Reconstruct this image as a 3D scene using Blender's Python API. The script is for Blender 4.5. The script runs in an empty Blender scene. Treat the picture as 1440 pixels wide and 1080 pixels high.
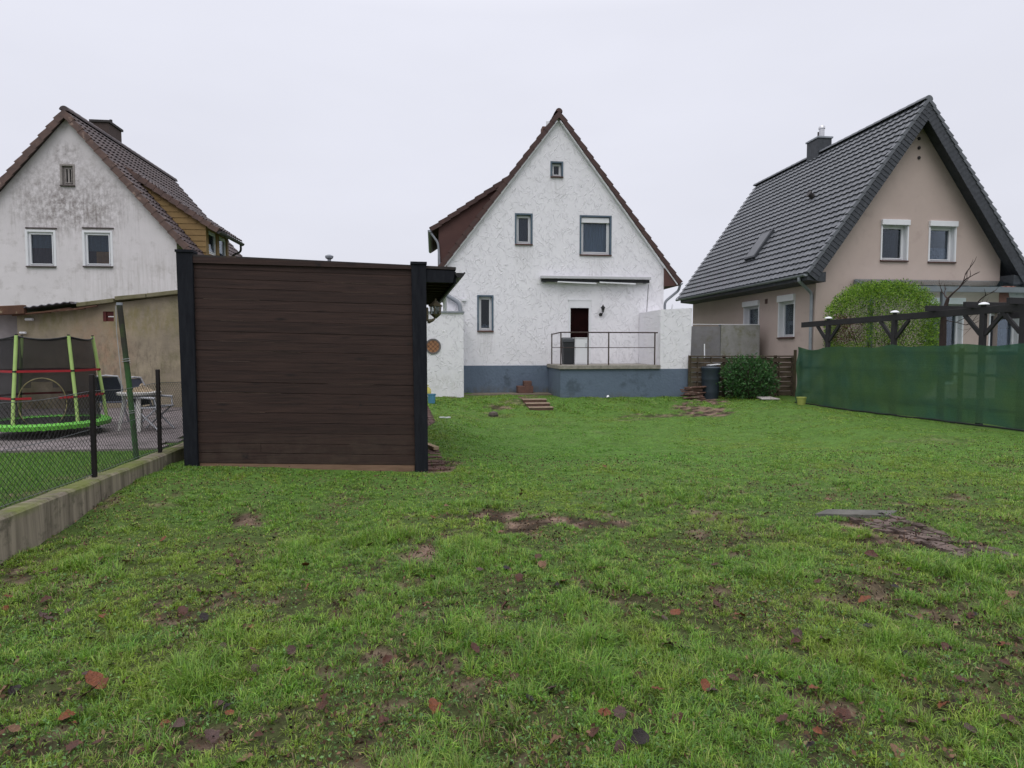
import bpy, math, random
import numpy as np
from mathutils import Vector, Matrix
random.seed(7)
S = bpy.context.scene
# ------------------------------------------------------------------ camera
F, CX, CY = 900.0, 720.0, 540.0            # focal length in photo pixels (1440 wide)
EYE = Vector((0, 0, 1.6))
YAW = math.radians(-7.0)
PITCH = math.atan(50 / F)
cam = bpy.data.cameras.new("camera"); camo = bpy.data.objects.new("camera", cam)
S.collection.objects.link(camo); S.camera = camo
cam.sensor_width = 36; cam.lens = 36 * F / 1440
camo.location = EYE; camo.rotation_euler = (math.pi / 2 - PITCH, 0, YAW)
cam.clip_start = .05; cam.clip_end = 3000
# ------------------------------------------------------------------ sky and sun (overcast)
SUN_EL, SUN_AZ = math.radians(52), math.radians(205)
w = bpy.data.worlds.new("World"); S.world = w; w.use_nodes = True
nt = w.node_tree; nt.nodes.clear()
def N(nt, t, **k):
    n = nt.nodes.new(t)
    for a, v in k.items(): setattr(n, a, v)
    return n
out = N(nt, 'ShaderNodeOutputWorld'); bg = N(nt, 'ShaderNodeBackground')
sky = N(nt, 'ShaderNodeTexSky', sky_type='NISHITA'); sky.sun_disc = False
sky.sun_elevation = SUN_EL; sky.sun_rotation = SUN_AZ; sky.air_density = 1.5; sky.dust_density = 4
tc = N(nt, 'ShaderNodeTexCoord'); sep = N(nt, 'ShaderNodeSeparateXYZ')
nt.links.new(tc.outputs['Generated'], sep.inputs[0])
ramp = N(nt, 'ShaderNodeValToRGB')
ce = ramp.color_ramp.elements                  # cloud deck, brighter overhead as under any overcast
ce[0].position = .0; ce[0].color = (6.3, 6.4, 7.1, 1)
ce[1].position = 1.0; ce[1].color = (17.5, 17.3, 18.3, 1)
for p, c in ((.04, (6.4, 6.5, 7.2, 1)), (.15, (6.75, 6.85, 7.65, 1)), (.45, (7.15, 7.25, 8.1, 1)), (.66, (11.5, 11.4, 12.3, 1))):
    e = ce.new(p); e.color = c
nt.links.new(sep.outputs['Z'], ramp.inputs[0])
nz = N(nt, 'ShaderNodeTexNoise'); nz.inputs['Scale'].default_value = 2.2; nz.inputs['Detail'].default_value = 4
mp = N(nt, 'ShaderNodeMapping'); mp.inputs['Scale'].default_value = (1, 1, 3.0)
nt.links.new(tc.outputs['Generated'], mp.inputs[0]); nt.links.new(mp.outputs[0], nz.inputs[0])
mr = N(nt, 'ShaderNodeMapRange'); mr.inputs[1].default_value = .3; mr.inputs[2].default_value = .7
mr.inputs[3].default_value = .965; mr.inputs[4].default_value = 1.03
nt.links.new(nz.outputs[0], mr.inputs[0])
vm = N(nt, 'ShaderNodeVectorMath', operation='SCALE')
nt.links.new(ramp.outputs[0], vm.inputs[0]); nt.links.new(mr.outputs[0], vm.inputs['Scale'])
mx = N(nt, 'ShaderNodeMix', data_type='RGBA'); mx.inputs[0].default_value = .97
nt.links.new(sky.outputs[0], mx.inputs[6]); nt.links.new(vm.outputs[0], mx.inputs[7])
nt.links.new(mx.outputs[2], bg.inputs[0]); bg.inputs[1].default_value = .105
nt.links.new(bg.outputs[0], out.inputs[0])
sl = bpy.data.lights.new("sun", 'SUN'); so = bpy.data.objects.new("sun", sl); S.collection.objects.link(so)
sl.energy = .6; sl.angle = math.radians(35); sl.color = (1, .97, .93)
so.rotation_euler = (math.pi / 2 - SUN_EL, 0, math.radians(-20))
S.view_settings.view_transform = 'Standard'; S.view_settings.look = 'None'
S.view_settings.exposure = .13; S.view_settings.gamma = 1
S.cycles.max_bounces = 6; S.cycles.transparent_max_bounces = 16

# ------------------------------------------------------------------ helpers
R = Matrix.Rotation(YAW, 3, 'Z') @ Matrix.Rotation(math.pi / 2 - PITCH, 3, 'X')
V = Vector; UP = V((0, 0, 1))
def ray(px, py): return R @ V(((px - CX) / F, -(py - CY) / F, -1))
def on_plane(px, py, p0, n):
    d = ray(px, py); return EYE + d * ((V(p0) - EYE).dot(V(n)) / d.dot(V(n)))
def onb(px, py, b): return on_plane(px, py, (0, b, 0), (0, 1, 0))
def ona(px, py, a): return on_plane(px, py, (a, 0, 0), (1, 0, 0))
def onz(px, py, z): return on_plane(px, py, (0, 0, z), (0, 0, 1))
def srgb(r, g, b):
    f = lambda c: (c / 255 / 12.92) if c <= 10 else ((c / 255 + .055) / 1.055) ** 2.4
    return (f(r), f(g), f(b))
def sstep(x, a, b):
    t = np.clip((np.asarray(x, float) - a) / (b - a), 0, 1); return t * t * (3 - 2 * t)
def hsh(i, j, s):
    n = (i.astype(np.int64) * 374761393 + j.astype(np.int64) * 668265263 + s * 974634777) & 0x7fffffff
    n = ((n ^ (n >> 13)) * 1274126177) & 0x7fffffff
    n = ((n ^ (n >> 15)) * 1911520717) & 0x7fffffff
    return (n ^ (n >> 16)) / 0x7fffffff
def vnoise(x, y, sc, s=0):
    x = np.asarray(x, float) * sc; y = np.asarray(y, float) * sc
    i = np.floor(x); j = np.floor(y); fx = x - i; fy = y - j
    fx = fx * fx * (3 - 2 * fx); fy = fy * fy * (3 - 2 * fy)
    h = lambda di, dj: hsh(i + di, j + dj, s)
    return (h(0, 0) * (1 - fx) + h(1, 0) * fx) * (1 - fy) + (h(0, 1) * (1 - fx) + h(1, 1) * fx) * fy
def fbm(x, y, sc, s=0, o=4):
    t = 0; a = .5; n = 0
    for k in range(o):
        t = t + a * vnoise(x, y, sc * 2 ** k, s + k * 17); n += a; a *= .55
    return t / n

def ground_h(a, b):
    a = np.asarray(a, float); b = np.asarray(b, float)
    left = .16 * (1 - sstep(a, -3.2, .1)) * (1 - sstep(b, 12, 15)) * sstep(b, 5.6, 7.4)
    dip = -.30 * sstep(b, 8.3, 12.5) * (1 - sstep(b, 17.3, 19.6)) * sstep(a, -.4, 1.6) * (1 - sstep(a, 6.5, 9.5))
    lot = sstep(a, -3.5, -3.2) * (1 - sstep(a, 10.9, 11.3)) * (1 - sstep(b, 23, 26))
    bump = ((fbm(a, b, .5, 3) - .5) * .10 + (fbm(a, b, 2.5, 5) - .5) * .055) * lot * sstep(b, -1, 1.0)
    nb = .29 * (1 - sstep(a, -3.47, -3.40)) * (1 - sstep(b, 12, 30) * .6)
    house = .05 * sstep(b, 18, 20)
    return np.where(a < -3.40, nb, left + dip + house) + bump
def gh(a, b): return float(ground_h(a, b))
def ong(px, py):
    d = ray(px, py); lo = .5; t = np.arange(1.2, 60, .05)
    z = EYE.z + d.z * t - ground_h(EYE.x + d.x * t, EYE.y + d.y * t)
    i = int(np.argmax(z < 0)) or len(t) - 1
    a, b = t[i-1], t[i]
    for _ in range(14):
        m = (a + b) / 2
        if EYE.z + d.z*m - gh(EYE.x + d.x*m, EYE.y + d.y*m) < 0: b = m
        else: a = m
    return EYE + d * b

# ---- materials
MATS = {}
def mat(name, col, col2=None, scale=4.0, detail=6, stretch=(1, 1, 1), rough=.8, bump=0.0, bscale=40.0, bdist=.01,
        metal=0.0, spec=.3, c3=None, scale3=1.0, t3=(.55, .65), rough2=None, bstretch=None, coat=0):
    if name in MATS: return MATS[name]
    m = bpy.data.materials.new(name); m.use_nodes = True; MATS[name] = m
    nt = m.node_tree; p = nt.nodes['Principled BSDF']; L = nt.links.new
    p.inputs['Roughness'].default_value = rough; p.inputs['Metallic'].default_value = metal
    p.inputs['Specular IOR Level'].default_value = spec
    if coat: p.inputs['Coat Weight'].default_value = coat
    tc = N(nt, 'ShaderNodeTexCoord'); mp = N(nt, 'ShaderNodeMapping'); mp.inputs['Scale'].default_value = stretch
    L(tc.outputs['Object'], mp.inputs[0])
    col2 = col2 or tuple(c * .75 for c in col)
    n1 = N(nt, 'ShaderNodeTexNoise'); n1.inputs['Scale'].default_value = scale; n1.inputs['Detail'].default_value = detail
    n1.inputs['Roughness'].default_value = .65
    L(mp.outputs[0], n1.inputs[0])
    r = N(nt, 'ShaderNodeMapRange'); r.inputs[1].default_value = .32; r.inputs[2].default_value = .68
    L(n1.outputs[0], r.inputs[0])
    mx = N(nt, 'ShaderNodeMix', data_type='RGBA'); mx.inputs[6].default_value = (*col, 1); mx.inputs[7].default_value = (*col2, 1)
    L(r.outputs[0], mx.inputs[0]); last = mx.outputs[2]
    if c3:
        n3 = N(nt, 'ShaderNodeTexNoise'); n3.inputs['Scale'].default_value = scale3; n3.inputs['Detail'].default_value = 8
        n3.inputs['Roughness'].default_value = .7
        L(tc.outputs['Object'], n3.inputs[0])
        r3 = N(nt, 'ShaderNodeMapRange'); r3.inputs[1].default_value = t3[0]; r3.inputs[2].default_value = t3[1]
        L(n3.outputs[0], r3.inputs[0])
        m3 = N(nt, 'ShaderNodeMix', data_type='RGBA'); m3.inputs[7].default_value = (*c3, 1)
        L(r3.outputs[0], m3.inputs[0]); L(last, m3.inputs[6]); last = m3.outputs[2]
    L(last, p.inputs['Base Color'])
    if rough2 is not None:
        rr = N(nt, 'ShaderNodeMapRange'); rr.inputs[3].default_value = rough; rr.inputs[4].default_value = rough2
        L(n1.outputs[0], rr.inputs[0]); L(rr.outputs[0], p.inputs['Roughness'])
    if bump:
        n2 = N(nt, 'ShaderNodeTexNoise'); n2.inputs['Scale'].default_value = bscale; n2.inputs['Detail'].default_value = 5
        if bstretch:
            mb = N(nt, 'ShaderNodeMapping'); mb.inputs['Scale'].default_value = bstretch
            L(tc.outputs['Object'], mb.inputs[0]); L(mb.outputs[0], n2.inputs[0])
        else: L(mp.outputs[0], n2.inputs[0])
        bp = N(nt, 'ShaderNodeBump'); bp.inputs['Strength'].default_value = bump; bp.inputs['Distance'].default_value = bdist
        L(n2.outputs[0], bp.inputs['Height']); L(bp.outputs[0], p.inputs['Normal'])
    return m
def last_color(m):
    p = m.node_tree.nodes['Principled BSDF']; return p, p.inputs['Base Color'].links[0].from_socket
def add_mask_mix(m, mask_socket, col):
    p, c = last_color(m); nt = m.node_tree
    mx = N(nt, 'ShaderNodeMix', data_type='RGBA'); mx.inputs[7].default_value = (*col, 1)
    nt.links.new(c, mx.inputs[6]); nt.links.new(mask_socket, mx.inputs[0]); nt.links.new(mx.outputs[2], p.inputs['Base Color'])
def stain(m, centre, radii, col, strength=1.0, nscale=12, stretch=(1, 1, 1), lo=.42, hi=.62):
    """weathering blotch: an ellipsoid of noise (object space)"""
    nt = m.node_tree; L = nt.links.new
    tc = N(nt, 'ShaderNodeTexCoord'); mp = N(nt, 'ShaderNodeMapping')
    mp.inputs['Location'].default_value = [-c / r for c, r in zip(centre, radii)]
    mp.inputs['Scale'].default_value = [1 / r for r in radii]
    L(tc.outputs['Object'], mp.inputs[0])
    ln = N(nt, 'ShaderNodeVectorMath', operation='LENGTH'); L(mp.outputs[0], ln.inputs[0])
    f = N(nt, 'ShaderNodeMapRange', interpolation_type='SMOOTHSTEP')
    f.inputs[1].default_value = 1.0; f.inputs[2].default_value = .35; L(ln.outputs['Value'], f.inputs[0])
    mp2 = N(nt, 'ShaderNodeMapping'); mp2.inputs['Scale'].default_value = stretch; L(tc.outputs['Object'], mp2.inputs[0])
    n = N(nt, 'ShaderNodeTexNoise'); n.inputs['Scale'].default_value = nscale; n.inputs['Detail'].default_value = 9
    n.inputs['Roughness'].default_value = .75; L(mp2.outputs[0], n.inputs[0])
    g = N(nt, 'ShaderNodeMapRange'); g.inputs[1].default_value = lo; g.inputs[2].default_value = hi; L(n.outputs[0], g.inputs[0])
    mu = N(nt, 'ShaderNodeMath', operation='MULTIPLY'); L(f.outputs[0], mu.inputs[0]); L(g.outputs[0], mu.inputs[1])
    m2 = N(nt, 'ShaderNodeMath', operation='MULTIPLY'); L(mu.outputs[0], m2.inputs[0]); m2.inputs[1].default_value = strength
    add_mask_mix(m, m2.outputs[0], col)
def attr_mat(name, rough=.7, trans=.3, spec=.25):
    m = bpy.data.materials.new(name); m.use_nodes = True; MATS[name] = m
    nt = m.node_tree; p = nt.nodes['Principled BSDF']; L = nt.links.new
    a = N(nt, 'ShaderNodeAttribute', attribute_name='tint'); L(a.outputs['Color'], p.inputs['Base Color'])
    p.inputs['Roughness'].default_value = rough; p.inputs['Specular IOR Level'].default_value = spec
    if trans:
        t = N(nt, 'ShaderNodeBsdfTranslucent'); L(a.outputs['Color'], t.inputs[0])
        mx = N(nt, 'ShaderNodeMixShader'); mx.inputs[0].default_value = trans
        L(p.outputs[0], mx.inputs[1]); L(t.outputs[0], mx.inputs[2]); L(mx.outputs[0], nt.nodes['Material Output'].inputs[0])
    return m

# ---- objects
def tag(o, label=None, cat=None, group=None, kind=None):
    if label: o['label'] = label
    if cat: o['category'] = cat
    if group: o['group'] = group
    if kind: o['kind'] = kind
    return o
def wloc(o):
    p = V((0, 0, 0))
    while o: p = p + o.location; o = o.parent
    return p
def thing(name, loc, label, cat, group=None):
    o = bpy.data.objects.new(name, None); S.collection.objects.link(o); o.location = loc
    o.empty_display_size = .2
    return tag(o, label, cat, group)
class Fr:
    """a flat frame: u to the right, z up, n outwards"""
    def __init__(s, O, U, Nn): s.O = V(O); s.U = V(U).normalized(); s.N = V(Nn).normalized()
    def p(s, u, z, n=0): return s.O + s.U * u + UP * z + s.N * n
class MB:
    def __init__(s): s.v = []; s.f = []
    def poly(s, pts):
        b = len(s.v); s.v += [tuple(p) for p in pts]; s.f.append(tuple(range(b, b + len(pts)))); return s
    def hexa(s, a, b):
        """two quads (a front, b back) joined"""
        k = len(s.v); s.v += [tuple(p) for p in a] + [tuple(p) for p in b]
        s.f += [(k, k+1, k+2, k+3), (k+7, k+6, k+5, k+4), (k, k+4, k+5, k+1), (k+1, k+5, k+6, k+2), (k+2, k+6, k+7, k+3), (k+3, k+7, k+4, k)]
        return s
    def fbox(s, fr, u0, u1, z0, z1, n0, n1):
        return s.hexa([fr.p(u0, z0, n1), fr.p(u1, z0, n1), fr.p(u1, z1, n1), fr.p(u0, z1, n1)],
                      [fr.p(u0, z0, n0), fr.p(u1, z0, n0), fr.p(u1, z1, n0), fr.p(u0, z1, n0)])
    def box(s, x0, x1, y0, y1, z0, z1):
        return s.fbox(Fr((0, 0, 0), (1, 0, 0), (0, 1, 0)), x0, x1, z0, z1, y0, y1)
    def beam(s, p, q, w, h, up=UP, w2=None, h2=None):
        p = V(p); q = V(q); d = (q - p).normalized(); r = d.cross(V(up))
        if r.length < 1e-4: r = d.cross(V((1, 0, 0)))
        r.normalize(); t = r.cross(d); w2 = w if w2 is None else w2; h2 = h if h2 is None else h2
        c = lambda o, w, h: [o - r*w/2 - t*h/2, o + r*w/2 - t*h/2, o + r*w/2 + t*h/2, o - r*w/2 + t*h/2]
        return s.hexa(c(p, w, h), c(q, w2, h2))
    def tube(s, pts, r, n=8, cap=True):
        pts = [V(p) for p in pts]; rs = r if isinstance(r, (list, tuple)) else [r] * len(pts); base = len(s.v); ref = None
        for i, p in enumerate(pts):
            d = (pts[min(i+1, len(pts)-1)] - pts[max(i-1, 0)]).normalized()
            if ref is None: ref = d.orthogonal().normalized()
            else:
                ref = ref - d * ref.dot(d)
                ref = ref.normalized() if ref.length > 1e-5 else d.orthogonal().normalized()
            o = d.cross(ref)
            for k in range(n):
                a = 2 * math.pi * k / n; s.v.append(tuple(p + (ref * math.cos(a) + o * math.sin(a)) * rs[i]))
        for i in range(len(pts) - 1):
            for k in range(n):
                a = base + i*n + k; b = base + i*n + (k+1) % n; s.f.append((a, b, b+n, a+n))
        if cap:
            s.f.append(tuple(base + k for k in reversed(range(n)))); e = base + (len(pts)-1)*n
            s.f.append(tuple(e + k for k in range(n)))
        return s
    def lathe(s, c, prof, n=16, axis=UP, sx=1, sy=1, rot=0):
        c = V(c); base = len(s.v)
        for r, z in prof:
            for k in range(n):
                a = 2 * math.pi * k / n + rot
                s.v.append(tuple(c + V((r * math.cos(a) * sx, r * math.sin(a) * sy, z))))
        for i in range(len(prof) - 1):
            for k in range(n):
                a = base + i*n + k; b = base + i*n + (k+1) % n; s.f.append((a, b, b+n, a+n))
        s.f.append(tuple(base + k for k in reversed(range(n))))
        e = base + (len(prof)-1)*n; s.f.append(tuple(e + k for k in range(n)))
        return s
    def wall(s, fr, top, zb, holes, rec=.14, n=0.0):
        """wall face in a frame: top = polyline [(u,z)..], rectangular holes (u0,u1,z0,z1) with reveals"""
        us = sorted(set([t[0] for t in top] + [h[0] for h in holes] + [h[1] for h in holes]))
        us = [u for u in us if top[0][0] <= u <= top[-1][0]]
        def zt(u):
            for (a, za), (b, zb_) in zip(top[:-1], top[1:]):
                if a - 1e-9 <= u <= b + 1e-9: return za + (zb_ - za) * (u - a) / (b - a)
        for a, b in zip(us[:-1], us[1:]):
            m = (a + b) / 2; z = zb
            for h in sorted([h for h in holes if h[0] < m < h[1]], key=lambda h: h[2]):
                if h[2] - z > 1e-6: s.poly([fr.p(a, z, n), fr.p(b, z, n), fr.p(b, h[2], n), fr.p(a, h[2], n)])
                z = h[3]
            s.poly([fr.p(a, z, n), fr.p(b, z, n), fr.p(b, zt(b), n), fr.p(a, zt(a), n)])
        for u0, u1, z0, z1 in holes:
            c = [(u0, z0), (u1, z0), (u1, z1), (u0, z1)]
            for (a, b), (c_, d) in zip(c, c[1:] + c[:1]):
                s.poly([fr.p(a, b, n), fr.p(c_, d, n), fr.p(c_, d, n - rec), fr.p(a, b, n - rec)])
        return s
    def build(s, name, m, parent=None, smooth=False, bevel=0, label=None):
        me = bpy.data.meshes.new(name)
        if parent is None:
            a = np.array(s.v); o3 = V(((a[:, 0].min() + a[:, 0].max()) / 2, (a[:, 1].min() + a[:, 1].max()) / 2, a[:, 2].min()))
        else: o3 = wloc(parent)
        me.from_pydata([tuple(V(v) - o3) for v in s.v], [], s.f); me.update()
        import bmesh
        bm = bmesh.new(); bm.from_mesh(me)
        if smooth: bmesh.ops.remove_doubles(bm, verts=bm.verts, dist=1e-5)
        bmesh.ops.recalc_face_normals(bm, faces=bm.faces); bm.to_mesh(me); bm.free()
        if smooth: me.polygons.foreach_set('use_smooth', [True] * len(me.polygons))
        me.materials.append(m)
        o = bpy.data.objects.new(name, me); S.collection.objects.link(o)
        if parent is None: o.location = o3
        else: o.parent = parent
        if smooth:
            me.set_sharp_from_angle(angle=math.radians(40))
        if bevel:
            b = o.modifiers.new('bevel', 'BEVEL'); b.width = bevel; b.segments = 2; b.limit_method = 'ANGLE'
        if label: o['label'] = label
        return o
def npmesh(name, verts, faces, m, tint=None, parent=None, smooth=False, origin=None):
    """faces: array (n,3) or (n,4); tint per vertex rgb"""
    o3 = wloc(parent) if parent else (V(origin) if origin else V((0, 0, 0)))
    verts = np.asarray(verts, np.float32) - np.array(o3, np.float32); faces = np.asarray(faces, np.int32)
    me = bpy.data.meshes.new(name); k = faces.shape[1]
    me.vertices.add(len(verts)); me.vertices.foreach_set('co', verts.ravel())
    me.loops.add(faces.size); me.loops.foreach_set('vertex_index', faces.ravel())
    me.polygons.add(len(faces)); me.polygons.foreach_set('loop_start', np.arange(0, faces.size, k, dtype=np.int32))
    if smooth: me.polygons.foreach_set('use_smooth', np.ones(len(faces), bool))
    me.update(calc_edges=True)
    if tint is not None:
        at = me.attributes.new('tint', 'FLOAT_COLOR', 'POINT')
        at.data.foreach_set('color', np.concatenate([tint, np.ones((len(tint), 1))], 1).astype(np.float32).ravel())
    me.materials.append(m)
    o = bpy.data.objects.new(name, me); S.collection.objects.link(o)
    if parent: o.parent = parent
    else: o.location = o3
    return o
rng = np.random.default_rng(11)
def leaf_cards(centres, size, aspect=.5, up=0.0, outward=None, tint=None, vary=.25):
    """numpy: one folded 4-vertex leaf per centre"""
    n = len(centres)
    d = rng.normal(size=(n, 3)); d[:, 2] += up
    if outward is not None: d = d + outward
    d /= np.linalg.norm(d, axis=1)[:, None]
    s = np.cross(d, rng.normal(size=(n, 3))); s /= np.linalg.norm(s, axis=1)[:, None]
    L = size * rng.uniform(.6, 1.3, n)[:, None]
    v = np.stack([centres, centres + d*L*.5 + s*L*aspect*.5, centres + d*L, centres + d*L*.5 - s*L*aspect*.5], 1).reshape(-1, 3)
    f = np.arange(4*n).reshape(n, 4)
    t = np.repeat(tint * rng.uniform(1-vary, 1+vary, (n, 1)), 4, 0)
    return v, f, t

# ---- colours
white_plaster = mat('white_plaster', (.82, .81, .84), (.765, .76, .79), scale=3, rough=.9)
def trowel(m, sc=1.0, st=.9, dist=.03):
    """scratched trowel plaster: short ridges in all directions over a fine grain"""
    nt = m.node_tree; L = nt.links.new; p = nt.nodes['Principled BSDF']
    tc = N(nt, 'ShaderNodeTexCoord')
    wn = N(nt, 'ShaderNodeTexNoise'); wn.inputs['Scale'].default_value = 2.6 * sc; wn.inputs['Detail'].default_value = 3
    L(tc.outputs['Object'], wn.inputs[0])
    ad = N(nt, 'ShaderNodeVectorMath', operation='MULTIPLY_ADD'); ad.inputs[1].default_value = (.22, .22, .22)
    L(wn.outputs['Color'], ad.inputs[0]); L(tc.outputs['Object'], ad.inputs[2])
    acc = None
    for i, (rot, loc) in enumerate(((.85, 0), (-.8, 3.1), (.35, 7.7), (-1.25, 5.2))):
        mp = N(nt, 'ShaderNodeMapping'); mp.inputs['Rotation'].default_value = (0, rot, 0); mp.inputs['Location'].default_value = (loc, loc, loc)
        mp.inputs['Scale'].default_value = (2.6 * sc, 3 * sc, 20 * sc)
        mp.inputs['Rotation'].default_value = (0, 0, 0); mr_ = N(nt, 'ShaderNodeMapping'); mr_.inputs['Rotation'].default_value = (0, rot, 0)
        L(ad.outputs[0], mr_.inputs[0]); L(mr_.outputs[0], mp.inputs[0])
        n = N(nt, 'ShaderNodeTexNoise'); n.inputs['Scale'].default_value = 1.0; n.inputs['Detail'].default_value = 1.5
        L(mp.outputs[0], n.inputs[0])
        r = N(nt, 'ShaderNodeMapRange'); r.inputs[1].default_value = .64; r.inputs[2].default_value = .74; L(n.outputs[0], r.inputs[0])
        if acc is None: acc = r.outputs[0]
        else:
            a = N(nt, 'ShaderNodeMath', operation='MAXIMUM'); L(acc, a.inputs[0]); L(r.outputs[0], a.inputs[1]); acc = a.outputs[0]
    g = N(nt, 'ShaderNodeTexNoise'); g.inputs['Scale'].default_value = 30; g.inputs['Detail'].default_value = 5
    L(tc.outputs['Object'], g.inputs[0])
    s = N(nt, 'ShaderNodeMath', operation='MULTIPLY_ADD'); s.inputs[1].default_value = .5; L(g.outputs[0], s.inputs[0]); L(acc, s.inputs[2])
    b = N(nt, 'ShaderNodeBump'); b.inputs['Strength'].default_value = st; b.inputs['Distance'].default_value = dist
    L(s.outputs[0], b.inputs['Height']); L(b.outputs[0], p.inputs['Normal'])
trowel(white_plaster, 1.25, .75, .019)
old_plaster = mat('weathered_plaster', (.70, .665, .68), (.62, .59, .60), scale=1.3, rough=.92, bump=.5, bscale=45, bdist=.008,
                  c3=(.43, .40, .39), scale3=2.2, t3=(.52, .75))
beige_plaster = mat('beige_plaster', (.50, .41, .365), (.45, .365, .325), scale=.9, rough=.92, bump=.4, bscale=120, bdist=.004, c3=(.38, .30, .27), scale3=1.6, t3=(.56, .8))
shed_plaster = mat('stained_render', (.37, .315, .225), (.21, .18, .135), scale=1.6, rough=.95, bump=.6, bscale=30, bdist=.01,
                   c3=(.17, .16, .085), scale3=1.1, t3=(.5, .68))
blue_plinth = mat('blue_plinth_paint', (.125, .165, .22), (.105, .14, .19), scale=2, rough=.75, bump=.7, bscale=14, bdist=.02, c3=(.075, .10, .13), scale3=1.5)
blue_reveal = mat('blue_grey_paint', (.10, .14, .18), (.08, .115, .15), rough=.6)
brown_tile = mat('brown_roof_tile', (.085, .045, .038), (.05, .03, .028), scale=6, rough=.6, bump=.3, bscale=30, c3=(.13, .085, .07), scale3=3, t3=(.58, .75))
old_tile = mat('old_dark_tile', (.085, .06, .058), (.045, .036, .04), scale=4, rough=.55, bump=.4, bscale=30, c3=(.16, .12, .10), scale3=5, t3=(.6, .72))
verge_tile = mat('old_verge_tile', (.15, .095, .08), (.085, .06, .055), scale=5, rough=.75, bump=.4, bscale=25, c3=(.31, .22, .18), scale3=3, t3=(.6, .7))
slate_tile = mat('anthracite_roof_tile', (.135, .145, .16), (.085, .093, .105), scale=3, rough=.42, rough2=.6, spec=.5, c3=(.12, .125, .13), scale3=9, t3=(.6, .75))
slate_clad = mat('slate_cladding', (.06, .066, .076), (.03, .034, .04), scale=9, rough=.55, bump=.5, bscale=18)
brown_clad = mat('brown_cladding', (.10, .05, .042), (.08, .04, .035), scale=2, rough=.7)
yellow_clad = mat('ochre_siding', (.27, .18, .075), (.22, .14, .06), scale=2, rough=.75)
black_wood = mat('black_stained_timber', (.010, .011, .015), (.018, .02, .025), scale=5, stretch=(6, 6, .8), rough=.8, spec=.12, bump=.4, bscale=20, bdist=.004)
pergola_wood = mat('dark_pergola_timber', (.018, .018, .02), (.03, .028, .03), scale=5, rough=.75, bump=.4, bscale=20)
grey_metal = mat('zinc', (.30, .32, .35), (.23, .25, .28), scale=5, rough=.5, metal=.1)
dark_metal = mat('dark_iron', (.06, .055, .055), (.035, .03, .03), rough=.55, metal=.3)
black_metal = mat('black_metal', (.012, .012, .013), (.02, .02, .02), rough=.5)
white_paint = mat('white_pvc', (.74, .75, .77), (.70, .71, .73), rough=.35, spec=.5)
clay_sill = mat('brown_clay_sill', (.10, .05, .042), (.07, .04, .035), rough=.6)
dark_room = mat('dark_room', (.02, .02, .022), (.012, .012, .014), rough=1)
concrete = mat('concrete', (.34, .31, .26), (.24, .22, .185), scale=5, rough=.95, bump=.6, bscale=25)
slab_conc = mat('terrace_slab', (.33, .31, .27), (.20, .185, .16), scale=9, rough=.9, bump=.5, bscale=40)
soil = mat('soil', (.085, .05, .036), (.035, .022, .016), scale=9, rough=1, bump=1, bscale=20, bdist=.03, c3=(.15, .10, .075), scale3=14, t3=(.58, .7))
brick = mat('brick', (.17, .09, .07), (.10, .06, .05), scale=8, rough=.9, bump=.6, bscale=30, c3=(.06, .045, .035), scale3=6)
net_curtain = mat('net_curtain', (.34, .34, .37), (.16, .17, .20), scale=8, stretch=(8, 8, .6), rough=.9)
def glass_mat(name, tint=(.6, .65, .7), refl=.35):
    m = bpy.data.materials.new(name); m.use_nodes = True; nt = m.node_tree; L = nt.links.new
    nt.nodes.remove(nt.nodes['Principled BSDF'])
    t = N(nt, 'ShaderNodeBsdfTransparent'); t.inputs[0].default_value = (*tint, 1)
    g = N(nt, 'ShaderNodeBsdfGlossy'); g.inputs['Roughness'].default_value = .03; g.inputs[0].default_value = (.9, .93, .95, 1)
    fr = N(nt, 'ShaderNodeFresnel'); fr.inputs[0].default_value = 1.5
    a = N(nt, 'ShaderNodeMath', operation='MULTIPLY_ADD'); a.inputs[1].default_value = .75; a.inputs[2].default_value = 0
    L(fr.outputs[0], a.inputs[0])
    mx = N(nt, 'ShaderNodeMixShader'); L(a.outputs[0], mx.inputs[0]); L(t.outputs[0], mx.inputs[1]); L(g.outputs[0], mx.inputs[2])
    L(mx.outputs[0], nt.nodes['Material Output'].inputs[0]); return m
glass = glass_mat('window_glass')

# ---- building kit
def tile_roof(O, dl, dd, L, D, rows, tw, amp, lift=.035, th=.03, jitter=0):
    """roof tiles as real stepped courses; O top corner, dl along ridge, dd down the slope"""
    O = V(O); dl = V(dl).normalized(); dd = V(dd).normalized(); n = dl.cross(dd).normalized()
    if n.z < 0: n = -n
    mb = MB(); per = 6; nt_ = max(1, round(L / tw)); cols = nt_ * per; prof = [0, .75, 1, .75, .1, 0]
    c = D / rows
    for r in range(rows):
        base = len(mb.v)
        for j in range(cols + 1):
            h = amp * prof[j % per]; u = L * j / cols
            jit = random.uniform(-jitter, jitter)
            for d, hh in ((r * c - .03 * (r > 0), h), ((r + 1) * c + jit, h + lift), ((r + 1) * c + jit, lift - th + h * .8)):
                mb.v.append(tuple(O + dl * u + dd * d + n * hh))
        for j in range(cols):
            a = base + j * 3; b = a + 3
            mb.f += [(a, b, b+1, a+1), (a+1, b+1, b+2, a+2)]
    k = len(mb.v)                                   # underside sheet and edges
    q = [O - n*.03, O + dl*L - n*.03, O + dl*L + dd*D - n*.03, O + dd*D - n*.03]
    mb.hexa(q, [p - n * .03 for p in q])
    return mb
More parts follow.
